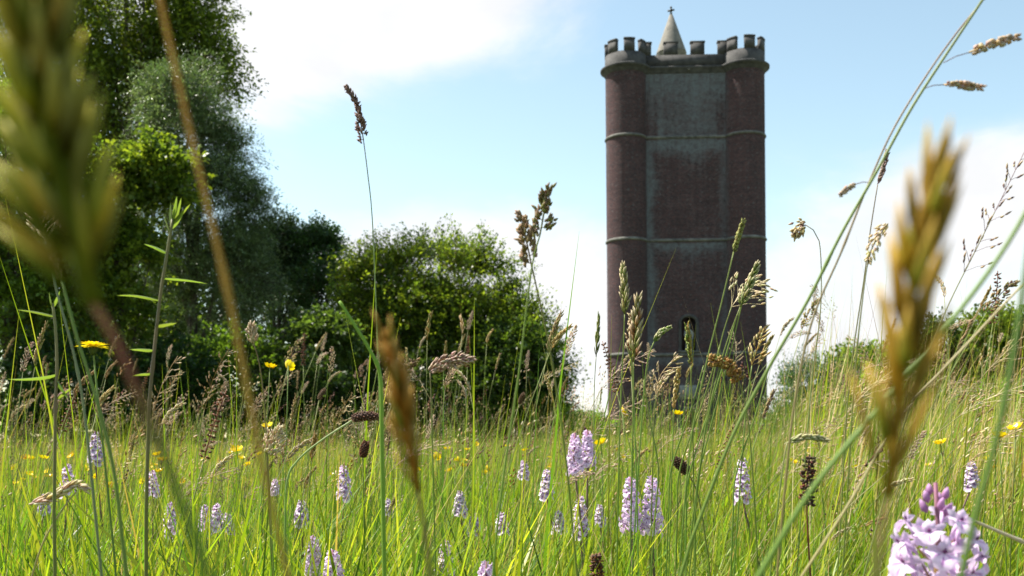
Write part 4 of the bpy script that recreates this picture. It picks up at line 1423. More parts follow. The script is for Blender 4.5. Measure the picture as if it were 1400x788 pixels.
hero('fog_grass_stalk', 'shaggy pale green grass head lying over the meadow below the hedge', [(1076, 606), (1070, 640), (1060, 720)], 0.75, 0.0006, [(0.3, 0.3, 0.14), (0.2, 0.27, 0.06)], 'vernal', [(1076, 606), (1100, 598), (1132, 602)], 0.009, ((0.36, 0.36, 0.18), (0.26, 0.28, 0.1)), kw=dict(n=34, splay=0.3))
hero('fog_grass_stalk', 'pale shaggy grass head bent left over the orchids at the wood edge', [(105, 672), (90, 690), (60, 740), (40, 800)], 0.75, 0.0007, [(0.42, 0.36, 0.18), (0.3, 0.27, 0.1)], 'vernal', [(40, 690), (70, 680), (100, 664), (120, 670)], 0.009, (PINK, CREAM, TAN), kw=dict(n=40, splay=0.35))
hero('fog_grass_stalk', 'plump pink cream grass head above the meadow before the dark shrubs', [(366, 620), (368, 660), (372, 740)], 0.9, 0.0006, [(0.25, 0.22, 0.1), (0.18, 0.25, 0.05)], 'fog', [(366, 622), (374, 605), (382, 586)], 0.018, (PINK, CREAM), kw=dict(n=110, size=0.0055))
hero('grass_stalk', 'bleached straw blade lying across the grass right of the large orchid', [(1330, 712), (1365, 727), (1410, 748), (1440, 780)], 0.55, 0.0011, (0.6, 0.55, 0.4), None)

# leafy stems on the left
def leafy(label, px, d, r, leaves, tipc, group=None):
    t = hero('leafy_stem', label, px, d, r, [(0.22, 0.22, 0.09), (0.20, 0.15, 0.09), (0.18, 0.2, 0.06)], None, cat='wildflower', group=group)
    f = np.array(t.location)
    for (x, y, x2, y2, w, bend) in leaves:
        p0, p1 = P(x, y, d) - f, P(x2, y2, d) - f
        dv = p1 - p0
        ln = np.linalg.norm(dv)
        leaf_part(t, p0, dv + np.array([0, 0.15 * ln, bend * 0.35 * ln]), ln * 1.03, w, bend, tipc)
    return t


leafy('upright leafy stem with narrow spreading leaves and a tufted tip before the willow', [(236, 300), (228, 350), (220, 400), (212, 470), (204, 560), (200, 700)], 0.7, 0.0013,
      [(228, 345, 196, 330, 0.006, 0.5), (222, 380, 280, 384, 0.004, 0.3), (216, 410, 157, 398, 0.005, 0.5), (212, 445, 240, 440, 0.006, 0.3), (208, 478, 176, 476, 0.006, 0.3), (206, 510, 180, 512, 0.005, 0.4),
       (236, 305, 246, 270, 0.004, -0.2), (236, 303, 258, 278, 0.004, 0.1), (235, 308, 232, 276, 0.004, -0.1), (234, 312, 250, 288, 0.004, 0.0), (233, 318, 222, 292, 0.004, 0.0), (236, 300, 240, 268, 0.003, 0)], (0.16, 0.23, 0.06))
leafy('upright leafy stem with level leaves beside the yellow hawkbit flower', [(72, 415), (76, 450), (78, 500), (76, 560), (74, 700)], 0.72, 0.0012,
      [(74, 432, 20, 420, 0.005, 0.3), (76, 512, 5, 520, 0.006, -0.2), (72, 420, 66, 400, 0.004, 0), (72, 420, 80, 398, 0.003, 0), (78, 520, 92, 545, 0.006, 0.6), (77, 545, 95, 530, 0.004, 0.2)], (0.16, 0.24, 0.06))
hero('grass_stalk', 'smooth grey green stem rising behind the large soft olive head', [(62, 330), (78, 400), (100, 480), (115, 560), (130, 700)], 0.6, 0.0008, (0.2, 0.24, 0.13), 'loose', [(62, 330), (55, 300), (50, 270)], 0.02, (TAN, CREAM))
hero('grass_stalk', 'green stem leaning left below the large soft olive head', [(85, 385), (105, 460), (130, 540), (155, 640), (170, 760)], 0.5, 0.0009, (0.16, 0.22, 0.05), 'dog', [(85, 385), (78, 360), (70, 330)], 0.006, (OLIVE, TAN))

WHERE = [(60, 'before the dark leafy wood edge'), (160, 'around the yellow hawkbit flower'), (260, 'around the tufted leafy stem'), (350, 'before the silvery willow'), (450, 'before the dark evergreens'),
         (560, 'around the soft amber grass head'), (680, 'before the rounded pale green tree'), (780, 'around the lumpy clustered heads'), (840, 'between the rounded tree and the tower'),
         (900, 'before the sunlit turret'), (990, 'before the tower niche'), (1050, 'before the shaded turret'), (1150, 'before the feathery conifer'), (1300, 'around the golden brown grass head'), (9999, 'before the tallest hedge tree')]


def where(x):
    return next(w for q, w in WHERE if x < q)


# ------------------------------------------------------------------ orchids
LIL = (0.71, 0.54, 0.76)
PALE = (0.80, 0.66, 0.84)
WHITISH = (0.86, 0.78, 0.89)
DEEP = (0.30, 0.05, 0.36)


def lip_mesh(s=1.0):
    """three lobed lip with purple loops, hanging in the -Z direction, facing -Y"""
    V, C, Q = [], [], []
    na, nr = 19, 8
    for i in range(nr):
        t = i / (nr - 1)
        for k in range(na):
            a = (k / (na - 1) - 0.5) * R(165)
            lobe_ = 0.70 + 0.32 * abs(math.cos(a * 1.62)) + 0.03 * math.sin(a * 13)
            r = t * lobe_ * 0.0088 * s
            x = r * math.sin(a) * 1.12
            z = -r * math.cos(a)
            y = -0.0022 * s * math.sin(t * 2.2) + 0.0012 * s * t * t * math.cos(a * 4)
            V.append((x, y, z))
            mark = 0.0
            if 0.2 < t < 0.78:
                mark = max(0, math.cos(a * 7)) ** 3 * (1 if abs(a) < 1.15 else 0.0)
                if 0.6 < t:
                    mark *= 0.7
            c = np.array(PALE) * (1 - mark) + np.array(DEEP) * mark
            C.append(c)
    for i in range(nr - 1):
        for k in range(na - 1):
            Q.append((i * na + k, i * na + k + 1, (i + 1) * na + k + 1, (i + 1) * na + k))
    return make_mesh('lip', V, Q, None, C)


def petal_mb(mb, p0, d, side, ln, w, c0, c1, cup=0.25, n=6):
    d, side = unit(d), unit(side)
    nor = np.cross(d, side)
    t = np.linspace(0, 1, n)
    pts = np.array([np.asarray(p0) + d * ln * q + nor * cup * ln * math.sin(q * PI) * 0.5 for q in t])
    wid = w * np.sin(np.clip(t * 0.88 + 0.12, 0, 1) * PI) ** 0.7 + 0.0002
    col = np.array(c0)[None] * (1 - t[:, None]) + np.array(c1)[None] * t[:, None]
    mb.ribbon(pts, wid, side, col, fold=0.2)


def hood_mesh(s=1.0):
    mb = MB()
    petal_mb(mb, (0, 0, 0.0004 * s), (0, -0.55, 1), (1, 0, 0), 0.0078 * s, 0.0052 * s, LIL, PALE, -0.5)
    for q in (-1, 1):
        petal_mb(mb, (q * 0.0008 * s, 0, 0), (q * 0.38, -0.7, 0.8), (0.8, q * 0.5, 0), 0.0062 * s, 0.0036 * s, LIL, PALE, -0.5)
    mb.spikelet((0, -0.0012 * s, -0.0006 * s), (0, -0.4, 1), 0.0034 * s, 0.0026 * s, (0.22, 0.05, 0.20), (0.32, 0.12, 0.32), 6)
    mb.tube([(0, 0, 0), (0, 0.006 * s, -0.003 * s), (0, 0.009 * s, -0.006 * s)], [0.0016 * s, 0.0013 * s, 0.0006 * s], LIL, 5)
    return mb.mesh('hood')


def sepal_mesh(q, s=1.0):
    mb = MB()
    petal_mb(mb, (q * 0.001 * s, 0, 0), (q * 1.0, -0.15, 0.5), (0.3 * q, 0.6, -0.6), 0.0095 * s, 0.0042 * s, LIL, PALE, 0.3)
    return mb.mesh('sepal')


def merge(name, meshes):
    V, Q, T, C, off = [], [], [], [], 0
    for me in meshes:
        nv = len(me.vertices)
        co = np.empty(nv * 3, np.float32)
        me.vertices.foreach_get('co', co)
        cl_ = np.empty(nv * 4, np.float32)
        me.color_attributes['Col'].data.foreach_get('color', cl_)
        V.append(co.reshape(-1, 3))
        C.append(cl_.reshape(-1, 4)[:, :3])
        for p in me.polygons:
            vv = [v + off for v in p.vertices]
            (Q if len(vv) == 4 else T).append(vv)
        off += nv
    return make_mesh(name, np.vstack(V), Q, T, np.vstack(C))


LIP, HOOD, SEP_L, SEP_R = lip_mesh(), hood_mesh(), sepal_mesh(-1), sepal_mesh(1)
for me in (LIP, HOOD, SEP_L, SEP_R):
    me.materials.append(M_PETAL)


def small_lip(s=1.0):
    V = [(0, 0, 0), (-.0075, -.001, -.002), (-.006, -.0022, -.007), (0, -.0025, -.0092), (.006, -.0022, -.007), (.0075, -.001, -.002)]
    V = np.array(V) * s
    C = [DEEP] + [WHITISH] * 5
    return make_mesh('lip', V, None, [(0, 1, 2), (0, 2, 3), (0, 3, 4), (0, 4, 5)], C)


FLORET = merge('floret', [LIP, HOOD, SEP_L, SEP_R])
FLORET.materials.append(M_PETAL)
mbs = MB()
for q in (-1, 1):
    mbs.spikelet((0, 0, 0), (q, -0.2, 0.4), 0.0085, 0.004, LIL, WHITISH)
mbs.spikelet((0, 0.001, 0), (0, -0.5, 0.9), 0.0075, 0.005, LIL, WHITISH)
mbs.spikelet((0, 0, 0), (0, -0.5, 0.2), 0.003, 0.002, DEEP, DEEP)
SFLOR = merge('floret', [small_lip(), mbs.mesh('x')])
SFLOR.materials.append(M_PETAL)


def floret_mats(h, rb, n, top, s=1.0):
    """spiral of florets: (matrix, t)"""
    o = []
    for k in range(n):
        t = (k + 0.3) / n
        a = k * 2.39996 + rng.normal(0, 0.15)
        r = rb * (1 - (0.30 if rb > 0.013 else 0.62) * t ** 1.6) * rng.uniform(0.85, 1.15)
        z = h * t
        sc = s * (1.1 - 0.45 * t) * rng.uniform(0.9, 1.1)
        m_ = Matrix.Translation((math.cos(a) * r, math.sin(a) * r, z)) @ Matrix.Rotation(a + PI / 2, 4, 'Z') @ Matrix.Rotation(R(rng.normal(-4, 9)) - R(25) * t, 4, 'X') @ Matrix.Rotation(R(rng.normal(0, 10)), 4, 'Y') @ Matrix.Scale(sc, 4)
        o.append((m_, t))
    return o


def orchid(label, x, y, d, spike_px, kind, lean=None, group=None, tint=1.0):
    """x, y: pixel of the top of the spike; spike_px: its height"""
    tip = P(x, y, d)
    h = spike_px * d / FPX
    base_z = tip[2] - h
    lean = rng.normal(0, 0.35) if lean is None else lean
    foot = np.array([tip[0] - lean * 0.1, tip[1] + 0.01, 0])
    t = thing('spotted_orchid', label, 'orchid', tuple(foot), rng.uniform(0, 6) if kind == 'small' else 0.0, None)
    if group:
        t['group'] = group
    rot = np.array([[math.cos(-t.rotation_euler[2]), -math.sin(-t.rotation_euler[2])], [math.sin(-t.rotation_euler[2]), math.cos(-t.rotation_euler[2])]])
    top = tip - foot
    top[:2] = rot @ top[:2]
    pts = smooth_line([(0, 0, -0.004), (top[0] * 0.3, top[1] * 0.4, base_z * 0.5), (top[0], top[1], base_z), (top[0], top[1], tip[2])], 12)
    c = np.stack([np.interp(np.linspace(0, 1, 12), [0, .6, 1], v) for v in ((.12, .16, .26), (.19, .19, .10), (.04, .06, .18))], 1)
    MB().tube(pts, np.linspace(0.0024, 0.0011, 12), c, 6).build('stem', M_STEM, t)
    # narrow leaves clasping the lower stem
    for k in range(4):
        a = k * 1.9 + rng.uniform(0, 1)
        q = pts[1 + k]
        leaf_part(t, q, np.array([math.cos(a) * 0.5, math.sin(a) * 0.5, 1]), base_z * (0.62 - 0.11 * k), 0.016 - 0.003 * k, 0.9, (0.10, 0.17, 0.035))
    rb = 0.009 if kind != 'hero' else 0.0200
    n = {'hero': 25, 'mid': 28, 'small': 26}[kind]
    sc = {'hero': 1.12, 'mid': 0.78, 'small': 0.8}[kind] * min(1.15, max(0.95, h / 0.06))
    org = Vector((top[0], top[1], base_z))
    if kind == 'hero':
        for mt_, tt in floret_mats(h * 0.76, rb, n, tip, sc):
            fl = bpy.data.objects.new('floret', HOOD)
            COL.objects.link(fl)
            fl.parent = t
            fl.matrix_local = Matrix.Translation(org) @ mt_
            for nm, me in (('lip', LIP), ('sepal', SEP_L), ('sepal', SEP_R)):
                o_ = bpy.data.objects.new(nm, me)
                COL.objects.link(o_)
                o_.parent = fl
        for k in range(7):
            a = k * 2.4
            mb = MB()
            mb.spikelet((0, 0, 0), (math.cos(a) * (0.6 - k * .07), math.sin(a) * (0.6 - k * .07), 1), 0.0088 * (1 - .04 * k), 0.0042, (0.46, 0.22, 0.44), (0.55, 0.32, 0.56), 7)
            bo = mb.build('bud', M_PETAL, t)
            bo.location = org + Vector((math.cos(a) * 0.004, math.sin(a) * 0.004, h * (0.72 + 0.028 * k)))
        for k in range(9):       # purple green bracts between the florets
            a = k * 2.4 + 1.0
            q = np.array(org) + np.array([math.cos(a) * 0.003, math.sin(a) * 0.003, h * (0.05 + 0.055 * k)])
            leaf_part(t, q, np.array([math.cos(a) * 0.8, math.sin(a) * 0.8, 1.0]), 0.011, 0.0028, 0.2, (0.20, 0.13, 0.12), name='bract', n=5)
    elif kind == 'mid':
        for mt_, tt in floret_mats(h * 0.95, rb, n, tip, sc):
            fl = bpy.data.objects.new('floret', FLORET)
            COL.objects.link(fl)
            fl.parent = t
            fl.matrix_local = Matrix.Translation(org) @ mt_
    else:
        V, T_, C, off = [], [], [], 0
        co = np.array([v.co for v in SFLOR.vertices])
        cl_ = np.array([d_.color[:3] for d_ in SFLOR.color_attributes['Col'].data])
        qs = np.array([list(p.vertices) for p in SFLOR.polygons if len(p.vertices) == 4])
        ts = np.array([list(p.vertices) for p in SFLOR.polygons if len(p.vertices) == 3])
        mb = MB()
        for mt_, tt in floret_mats(h * 0.95, rb, n, tip, sc):
            mm = np.array(Matrix.Translation(org) @ mt_)
            mb.add(co @ mm[:3, :3].T + mm[:3, 3], qs, ts, np.clip(cl_ * rng.uniform(0.85, 1.1), 0, 1))
        mb.build('flower_spike', M_PETAL, t, False)
    return t


orchid('large pale lilac orchid spike with purple marked lips and buds on top', 1279, 660, 0.5, 170, 'hero')
for args in (('left orchid of the close pair standing in the open grass below the tower', 862, 652, 1.05, 72, 'mid'),
             ('right, fuller orchid of the close pair standing in the open grass below the tower', 891, 650, 1.05, 78, 'mid'),
             ('tall pale orchid behind, left one of the pair beside the tall green blade', 786, 592, 1.25, 56, 'mid'),
             ('slim pale orchid, higher one of the pair beside the tall green blade', 803, 588, 1.3, 48, 'mid'),
             ('low orchid opened wide in the grass left of the amber grass head', 455, 752, 0.95, 60, 'mid'),
             ('slim orchid just behind the low wide opened orchid', 428, 732, 1.1, 58, 'mid'),
             ('low orchid tip peeping out of the grass below the amber grass head', 665, 768, 0.95, 50, 'mid')):
    orchid(*args)
SM = [(130, 590, 1.6, 44), (92, 634, 1.5, 42), (208, 643, 1.6, 34), (233, 686, 1.5, 46), (281, 690, 1.5, 36), (296, 688, 1.5, 38), (311, 702, 1.6, 26), (470, 635, 1.5, 46), (412, 684, 1.4, 34),
      (530, 682, 2.0, 22), (629, 671, 1.6, 32), (609, 738, 1.3, 50), (602, 765, 1.3, 40), (648, 702, 1.6, 26), (686, 700, 1.6, 28), (747, 641, 1.5, 40), (716, 630, 1.9, 24), (793, 676, 1.3, 56), (764, 698, 1.5, 28),
      (1015, 625, 1.35, 60), (1328, 630, 1.5, 36), (60, 676, 1.8, 24), (376, 655, 2.2, 20), (820, 690, 1.8, 26)]
for x, y, d, h in SM:
    orchid('small pale lilac orchid spike among the grass ' + where(x), x, y, d, h, 'small', group='small orchids in the meadow')


# ------------------------------------------------------------------ yellow flowers
YEL = (0.85, 0.62, 0.01)


def make_buttercup(s=1.0):
    meshes = []
    for k in range(5):
        a = k * 2 * PI / 5
        mb = MB()
        V, C, Q = [], [], []
        for i in range(5):
            t = i / 4
            for j in range(5):
                u = (j / 4 - 0.5) * 2
                w = 0.0062 * math.sin(PI * (0.12 + 0.7 * t)) * s
                r = 0.0008 + 0.0098 * t * s
                z = 0.0058 * t ** 1.5 * s + 0.0014 * u * u * t * s
                px_, py_ = r, u * w
                V.append((px_ * math.cos(a) - py_ * math.sin(a), px_ * math.sin(a) + py_ * math.cos(a), z))
                C.append(YEL)
        for i in range(4):
            for j in range(4):
                Q.append((i * 5 + j, i * 5 + j + 1, i * 5 + 6 + j, i * 5 + 5 + j))
        meshes.append(make_mesh('petal', V, Q, None, C))
    mb = MB()
    for k in range(26):
        a = k * 2.4
        r = 0.0022 * s * math.sqrt(k / 26)
        mb.spikelet((r * math.cos(a), r * math.sin(a), 0), (math.cos(a) * 0.5, math.sin(a) * 0.5, 1), 0.0042 * s, 0.0009 * s, (0.62, 0.45, 0.02), (0.75, 0.5, 0.02))
    meshes.append(mb.mesh('flower_centre'))
    for me in meshes:
        me.materials.append(M_YELLOW)
    return meshes


BUT = make_buttercup()
BUT1 = merge('flower', BUT)
BUT1.materials.append(M_YELLOW)


def buttercup(label, x, y, d, parts=True, sc=1.0, tilt=0.5, group=None):
    tip = P(x, y, d)
    foot = np.array([tip[0] + rng.uniform(-.03, .03), tip[1] + rng.uniform(-.02, .02), 0])
    t = thing('buttercup', label, 'buttercup', tuple(foot), 0, group)
    top = tip - foot
    MB().tube(smooth_line([(0, 0, -0.003), (top[0] * 0.2, top[1] * 0.2, top[2] * 0.5), top], 8), np.linspace(0.0011, 0.0006, 8), (0.16, 0.22, 0.05), 5).build('stem', M_STEM, t)
    mt_ = Matrix.Translation(top) @ Matrix.Rotation(rng.uniform(0, 6), 4, 'Z') @ Matrix.Rotation(rng.normal(0, 1) * tilt, 4, 'X') @ Matrix.Rotation(rng.uniform(0, 6), 4, 'Z') @ Matrix.Scale(sc, 4)
    if parts:
        for k, me in enumerate(BUT):
            o_ = bpy.data.objects.new('petal' if k < 5 else 'flower_centre', me)
            COL.objects.link(o_)
            o_.parent = t
            o_.matrix_local = mt_
    else:
        o_ = bpy.data.objects.new('flower', BUT1)
        COL.objects.link(o_)
        o_.parent = t
        o_.matrix_local = mt_
    return t


for lab, x, y, d in (('open buttercup before the dark shrubs, lower of the two beside the cream spike', 369, 503, 1.35), ('half turned buttercup before the dark shrubs right of the open buttercup', 394, 501, 1.45),
                     ('buttercup beside the plump pink cream grass head', 366, 584, 1.5), ('buttercup over the meadow in front of the silvery willow', 324, 617, 1.35), ('buttercup just in front of the left turret foot', 851, 565, 1.5),
                     ('pale buttercup in front of the tower foot below the niche', 926, 567, 1.5), ('bright buttercup just right of the pair of orchids beside the blade', 822, 607, 1.35),
                     ('upper buttercup below the hedge at the meadow edge', 1389, 587, 1.1), ('lower buttercup below the hedge at the meadow edge', 1366, 598, 1.2), ('buttercup right of the golden brown grass head', 1286, 607, 1.3),
                     ('buttercup in the grass left of the golden brown head', 1085, 633, 1.7)):
    buttercup(lab, x, y, d, True, 0.8, 0.8)
spots = []
for k in range(26):
    spots.append((rng.uniform(0, 260), rng.uniform(622, 665), rng.uniform(2.0, 4.0)))
for k in range(22):
    spots.append((rng.uniform(560, 880), rng.uniform(608, 650), rng.uniform(2.2, 4.5)))
for k in range(18):
    spots.append((rng.uniform(1050, 1390), rng.uniform(600, 650), rng.uniform(2.2, 4.0)))
for k in range(10):
    spots.append((rng.uniform(260, 560), rng.uniform(608, 650), rng.uniform(2.4, 4.5)))
for x, y, d in spots:
    buttercup('tiny yellow buttercup far back in the meadow ' + where(x), x, y, d, False, 1.0, 0.6, 'small buttercups further back')

# the hawkbit
tip = P(127, 476, 0.85)
foot = np.array([tip[0] + 0.01, tip[1] + 0.02, 0])
hk = thing('hawkbit_flower', 'bright yellow hawkbit flower on a tall stem before the dark wood', 'wildflower', tuple(foot))
top = tip - foot
MB().tube(smooth_line([(0, 0, -0.003), (0.004, 0, top[2] * 0.5), top], 10), np.linspace(0.0014, 0.0009, 10), (0.16, 0.22, 0.06), 6).build('stem', M_STEM, hk)
for ring, (nn_, ln, el) in enumerate(((22, 0.0130, 0.10), (18, 0.0098, 0.4), (12, 0.0062, 0.8))):
    for k in range(nn_):
        a = k * 2 * PI / nn_ + ring * 0.13
        mb = MB()
        dv = (math.cos(a) * math.cos(el), math.sin(a) * math.cos(el), math.sin(el) + rng.normal(0, 0.08))
        petal_mb(mb, top + np.array([math.cos(a) * 0.001, math.sin(a) * 0.001, 0.0005 * ring]), dv, (-math.sin(a), math.cos(a), 0), ln * rng.uniform(.9, 1.1), 0.0026, YEL, (0.88, 0.68, 0.02), 0.1, 4)
        mb.build('petal', M_YELLOW, hk)
mb = MB()
for k in range(12):
    a = k * 2 * PI / 12
    mb.spikelet(top + np.array([0, 0, -0.007]), (math.cos(a) * 0.5, math.sin(a) * 0.5, 1), 0.010, 0.0026, (0.09, 0.12, 0.03))
mb.build('bracts', M_STEM, hk)


# ------------------------------------------------------------------ the crowd of flowering grasses: up to 300 single stalks
def stalk_variant(kind, cols, H=0.6, hl=0.06, W=0.009, bend=0.08, nod=0.4, stemc=((0.17, 0.25, 0.05), (0.22, 0.25, 0.08)), nleaf=1, r=0.0006, kw=None):
    """parts of one stalk standing at the origin, bending to +X"""
    t = np.linspace(0, 1, 9)
    hs = H - hl
    pts = np.stack([bend * t ** 2, 0.01 * np.sin(t * 3 + rng.uniform(0, 6)) - 0.01 * math.sin(0), t * hs], 1)
    pts[:, 1] -= pts[0, 1]
    d = unit(pts[-1] - pts[-2])
    ax = [pts[-1]]
    for k in range(7):
        d = unit(d + np.array([nod / 7, 0, -nod * 0.6 / 7]))
        ax.append(ax[-1] + d * hl / 7)
    c0, c1 = np.array(stemc[0]), np.array(stemc[1])
    col = c0[None] * (1 - t[:, None]) + c1[None] * t[:, None]
    mbs_ = MB()
    mbs_.tube(pts, np.linspace(1.3, 0.8, 9) * r, col, 4)
    parts = [('stem', mbs_.mesh('stem'), M_STEM)]
    mh = MB()
    HEADS[kind](mh, ax, W, cols, **(kw or {}))
    parts.append(('seed_head', mh.mesh('seed_head'), M_HEAD))
    for k in range(nleaf):
        a = rng.uniform(0, 2 * PI)
        q = pts[2 + 2 * k]
        bp = blade_pts(q, (math.cos(a) * 0.4, math.sin(a) * 0.4, 1), rng.uniform(0.08, 0.16), rng.uniform(0.6, 1.6), 7)
        tt = np.linspace(0, 1, 7)
        ml = MB()
        ml.ribbon(bp, 0.0042 * np.clip(np.minimum(0.6 + tt, 1.25 * (1 - tt) ** 0.6 + 0.02), 0.03, 1), (-math.sin(a), math.cos(a), 0), np.array((0.14, 0.21, 0.04)))
        parts.append(('leaf', ml.mesh('leaf'), M_GRASS))
    for _, me, mt_ in parts:
        me.materials.append(mt_)
    return parts


VAR = {
    'fog': [stalk_variant('fog', (PINK, CREAM, (0.3, 0.2, 0.16)), hl=0.045, W=0.010, bend=b, nod=nd, kw=dict(n=62, size=0.0045)) for b, nd in ((0.05, 0.3), (0.1, 0.9), (0.03, 0.15))],
    'dog': [stalk_variant('dog', c, hl=0.05, W=0.0075, bend=b, nod=nd) for b, nd, c in ((0.06, 0.2, (OLIVE, TAN)), (0.1, 0.6, (TAN, CREAM)), (0.04, 0.1, (PURP, TAN)))],
    'loose': [stalk_variant('loose', c, hl=0.10, W=0.034, bend=b, nod=nd, r=0.0005, stemc=((0.18, 0.24, 0.06), (0.32, 0.27, 0.14)), kw=dict(nodes=9, size=0.0055)) for b, nd, c in ((0.1, 0.5, (TAN, CREAM)), (0.16, 0.8, (PINK, TAN)), (0.12, 0.4, (CREAM, TAN)))],
    'vernal': [stalk_variant('vernal', c, hl=0.045, W=0.009, bend=b, nod=nd, kw=dict(n=26, splay=0.35, tipc=(0.4, 0.32, 0.14))) for b, nd, c in ((0.05, 0.2, (OCHRE, OLIVE)), (0.09, 0.5, (TAN, OCHRE)))],
    'cock': [stalk_variant('cock', c, hl=0.06, W=0.016, bend=b, nod=nd, r=0.0008, kw=dict(lumps=6, size=0.0055)) for b, nd, c in ((0.05, 0.3, (PURP, OLIVE, TAN)), (0.09, 0.6, (TAN, PINK)))],
    'plantain': [stalk_variant('plantain', (BROWN, RUST, (0.2, 0.13, 0.07)), hl=0.022, W=0.0085, bend=b, nod=nd, r=0.0009, nleaf=0) for b, nd in ((0.03, 0.1), (0.07, 0.5))],
    'dock': [stalk_variant('dock', (RUST, BROWN, (0.26, 0.12, 0.06)), hl=0.085, W=0.016, bend=0.04, nod=0.1, r=0.0009)],
}
NAMES = {'fog': ('fog_grass_stalk', 'meadow grass stalk with plump soft pinkish head', 'grass stalk'),
         'dog': ('dogstail_stalk', 'meadow grass stalk with narrow one sided spike', 'grass stalk'),
         'loose': ('bent_grass_stalk', 'meadow grass stalk with loose open tan panicle', 'grass stalk'),
         'vernal': ('vernal_grass_stalk', 'meadow grass stalk with dense golden tapering spike', 'grass stalk'),
         'cock': ('cocksfoot_stalk', 'meadow grass stalk with clustered lumpy head', 'grass stalk'),
         'plantain': ('plantain_stalk', 'leafless plantain stalk with short dark brown head', 'plantain'),
         'dock': ('sorrel_stalk', 'sorrel stalk with rusty red seed clusters', 'sorrel')}
def place_stalk(kind, x, ytip, d, lean, zone):
    nm, lab, cat = NAMES[kind]
    var = VAR[kind][rng.integers(len(VAR[kind]))]
    tip = P(x, ytip, d)
    az = rng.normal(0, 0.5) if rng.random() < 0.7 else rng.uniform(0, 2 * PI)
    t = thing(nm, ('tall ' if tip[2] > 0.58 else 'short ' if tip[2] < 0.42 else '') + lab + ' ' + where(x), cat, (0, 0, 0), 0, 'flowering grasses ' + where(x))
    sc = tip[2] / (0.6 * math.cos(lean) * 0.97)
    rot = Matrix.Rotation(lean, 4, 'Y') @ Matrix.Rotation(az, 4, 'Z')
    off = rot @ Vector((0.06, 0, 0.6)) * sc
    t.matrix_world = Matrix.Translation((tip[0] - off.x, tip[1] - off.y, -0.004)) @ rot @ Matrix.Scale(sc, 4)
    for pn, me, mt_ in var:
        o_ = bpy.data.objects.new(pn, me)
        COL.objects.link(o_)
        o_.parent = t
    return t


EX = [-40, 100, 200, 330, 430, 520, 620, 700, 790, 840, 900, 1000, 1060, 1150, 1250, 1330, 1440]
EY = [455, 450, 480, 470, 440, 480, 430, 415, 440, 430, 450, 420, 400, 390, 380, 370, 350]
count = 0
while count < 285:
    x = rng.uniform(-30, 1430)
    zone = 0 if x < 440 else (1 if x < 810 else 2)
    if 835 < x < 1045 and rng.random() < 0.35:
        continue
    top_y = np.interp(x, EX, EY)
    u = rng.random()
    y = top_y + (640 - top_y) * (1 - (1 - u) ** 0.75) if rng.random() < 0.85 else rng.uniform(600, 720)
    if 905 < x < 985 and y < 510:
        continue
    d = rng.uniform(1.0, 4.0) if y < 600 else rng.uniform(1.1, 3.0)
    z = CAMZ + (HOR - y) / FPX * d
    if z > 0.92 or z < 0.26:
        continue
    pz = {0: dict(fog=.12, dog=.34, loose=.2, vernal=.14, cock=.05, plantain=.1, dock=.05),
          1: dict(fog=.2, dog=.3, loose=.2, vernal=.12, cock=.05, plantain=.08, dock=.05),
          2: dict(fog=.12, dog=.2, loose=.4, vernal=.16, cock=.05, plantain=.03, dock=.04)}[zone]
    kind = rng.choice(list(pz), p=np.array(list(pz.values())) / sum(pz.values()))
    if kind == 'plantain' and z > 0.55:
        continue
    lean = rng.normal(0.05, 0.12) if x < 1040 else rng.normal(0.32, 0.14)
    place_stalk(kind, x, y, d, lean, zone)
    count += 1

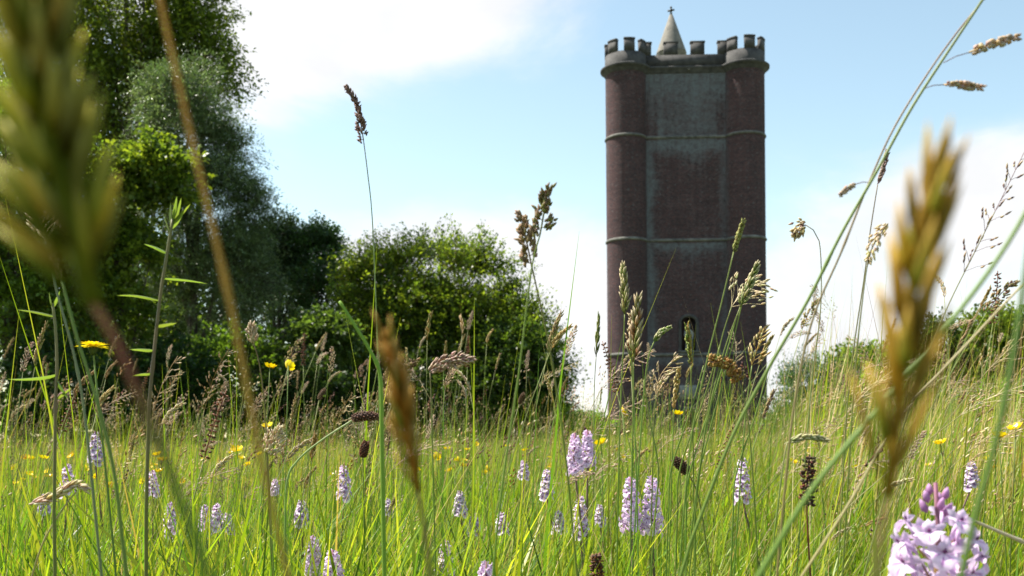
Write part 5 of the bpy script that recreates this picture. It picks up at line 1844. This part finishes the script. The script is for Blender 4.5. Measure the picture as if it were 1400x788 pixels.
# the uncountable rest of the flowering grasses farther back
SV, SQ, ST, SC, soff = [], [], [], [], 0
pool = []
for kind, wgt in (('fog', 2), ('dog', 3), ('loose', 5), ('vernal', 2), ('plantain', 1), ('dock', 1)):
    cols = dict(fog=(PINK, CREAM), dog=(TAN, OLIVE), loose=(TAN, CREAM), vernal=(OCHRE, TAN), plantain=(BROWN, RUST), dock=(RUST, BROWN))[kind]
    for q in range(wgt):
        mb = MB()
        b, nd = rng.uniform(0.03, 0.14), rng.uniform(0.1, 0.8)
        hs = 0.53
        t = np.linspace(0, 1, 4)
        pts = np.stack([b * t ** 2, 0 * t, t * hs], 1)
        mb.tube(pts, 0.0009, (0.24, 0.25, 0.08), 3, False)
        ax = [pts[-1]]
        dd = unit(pts[-1] - pts[-2])
        for k in range(5):
            dd = unit(dd + np.array([nd / 5, 0, -nd * .6 / 5]))
            ax.append(ax[-1] + dd * (0.09 if kind == 'loose' else 0.055) / 5)
        ax = np.array(ax)
        nn_ = 9
        for k in range(nn_):
            tt = (k + .5) / nn_
            p, d, s, b_ = frame(ax, tt * 0.95)
            a = k * 2.4
            o = s * math.cos(a) + b_ * math.sin(a)
            rad = 0.02 * (1 - .7 * tt) if kind == 'loose' else 0.0025
            mb.spikelet(p + o * rad, d + o * .4, 0.011, 0.0042 if kind != 'plantain' else 0.007, jit(cols[k % 2], .25), None, 3)
        pool.append((np.vstack(mb.V), np.vstack(mb.Q), np.vstack(mb.T), np.vstack(mb.C)))
for (n, d0, d1, pw, s0, s1) in ((650, 1.3, 4.0, 0.4, 0.5, 0.8), (2000, 3.0, 12, 0.6, 0.60, 1.2), (1300, 10, 60, 1.0, 0.8, 1.35)):
    base, d = wedge_points(n, d0, d1, 0.6, pw)
    for k in range(n):
        V, Q, T, C = pool[rng.integers(len(pool))]
        a = rng.normal(0, 0.6) if rng.random() < .7 else rng.uniform(0, 6.28)
        sc = rng.uniform(s0, s1)
        fat = 1.0 + max(0, (d[k] - 8) / 14)
        ca, sa = math.cos(a) * sc, math.sin(a) * sc
        le = rng.normal(0.05, 0.12) + (0.18 if base[k, 0] / d[k] > 0.25 else 0)
        X = V[:, 0] * ca - V[:, 1] * sa * fat + V[:, 2] * sc * le
        Y = V[:, 0] * sa + V[:, 1] * ca * fat
        SV.append(np.stack([X + base[k, 0], Y + base[k, 1], V[:, 2] * sc], 1))
        SQ.append(Q + soff)
        ST.append(T + soff)
        SC.append(np.clip(C * rng.uniform(.7, 1.25), 0, 1))
        soff += len(V)
o = obj('flowering_grass', make_mesh('flowering_grass', np.vstack(SV), np.vstack(SQ), np.vstack(ST), np.vstack(SC)), M_HEAD)
tag(o, 'haze of small flowering grass heads farther back in the meadow', 'grass', kind='stuff')
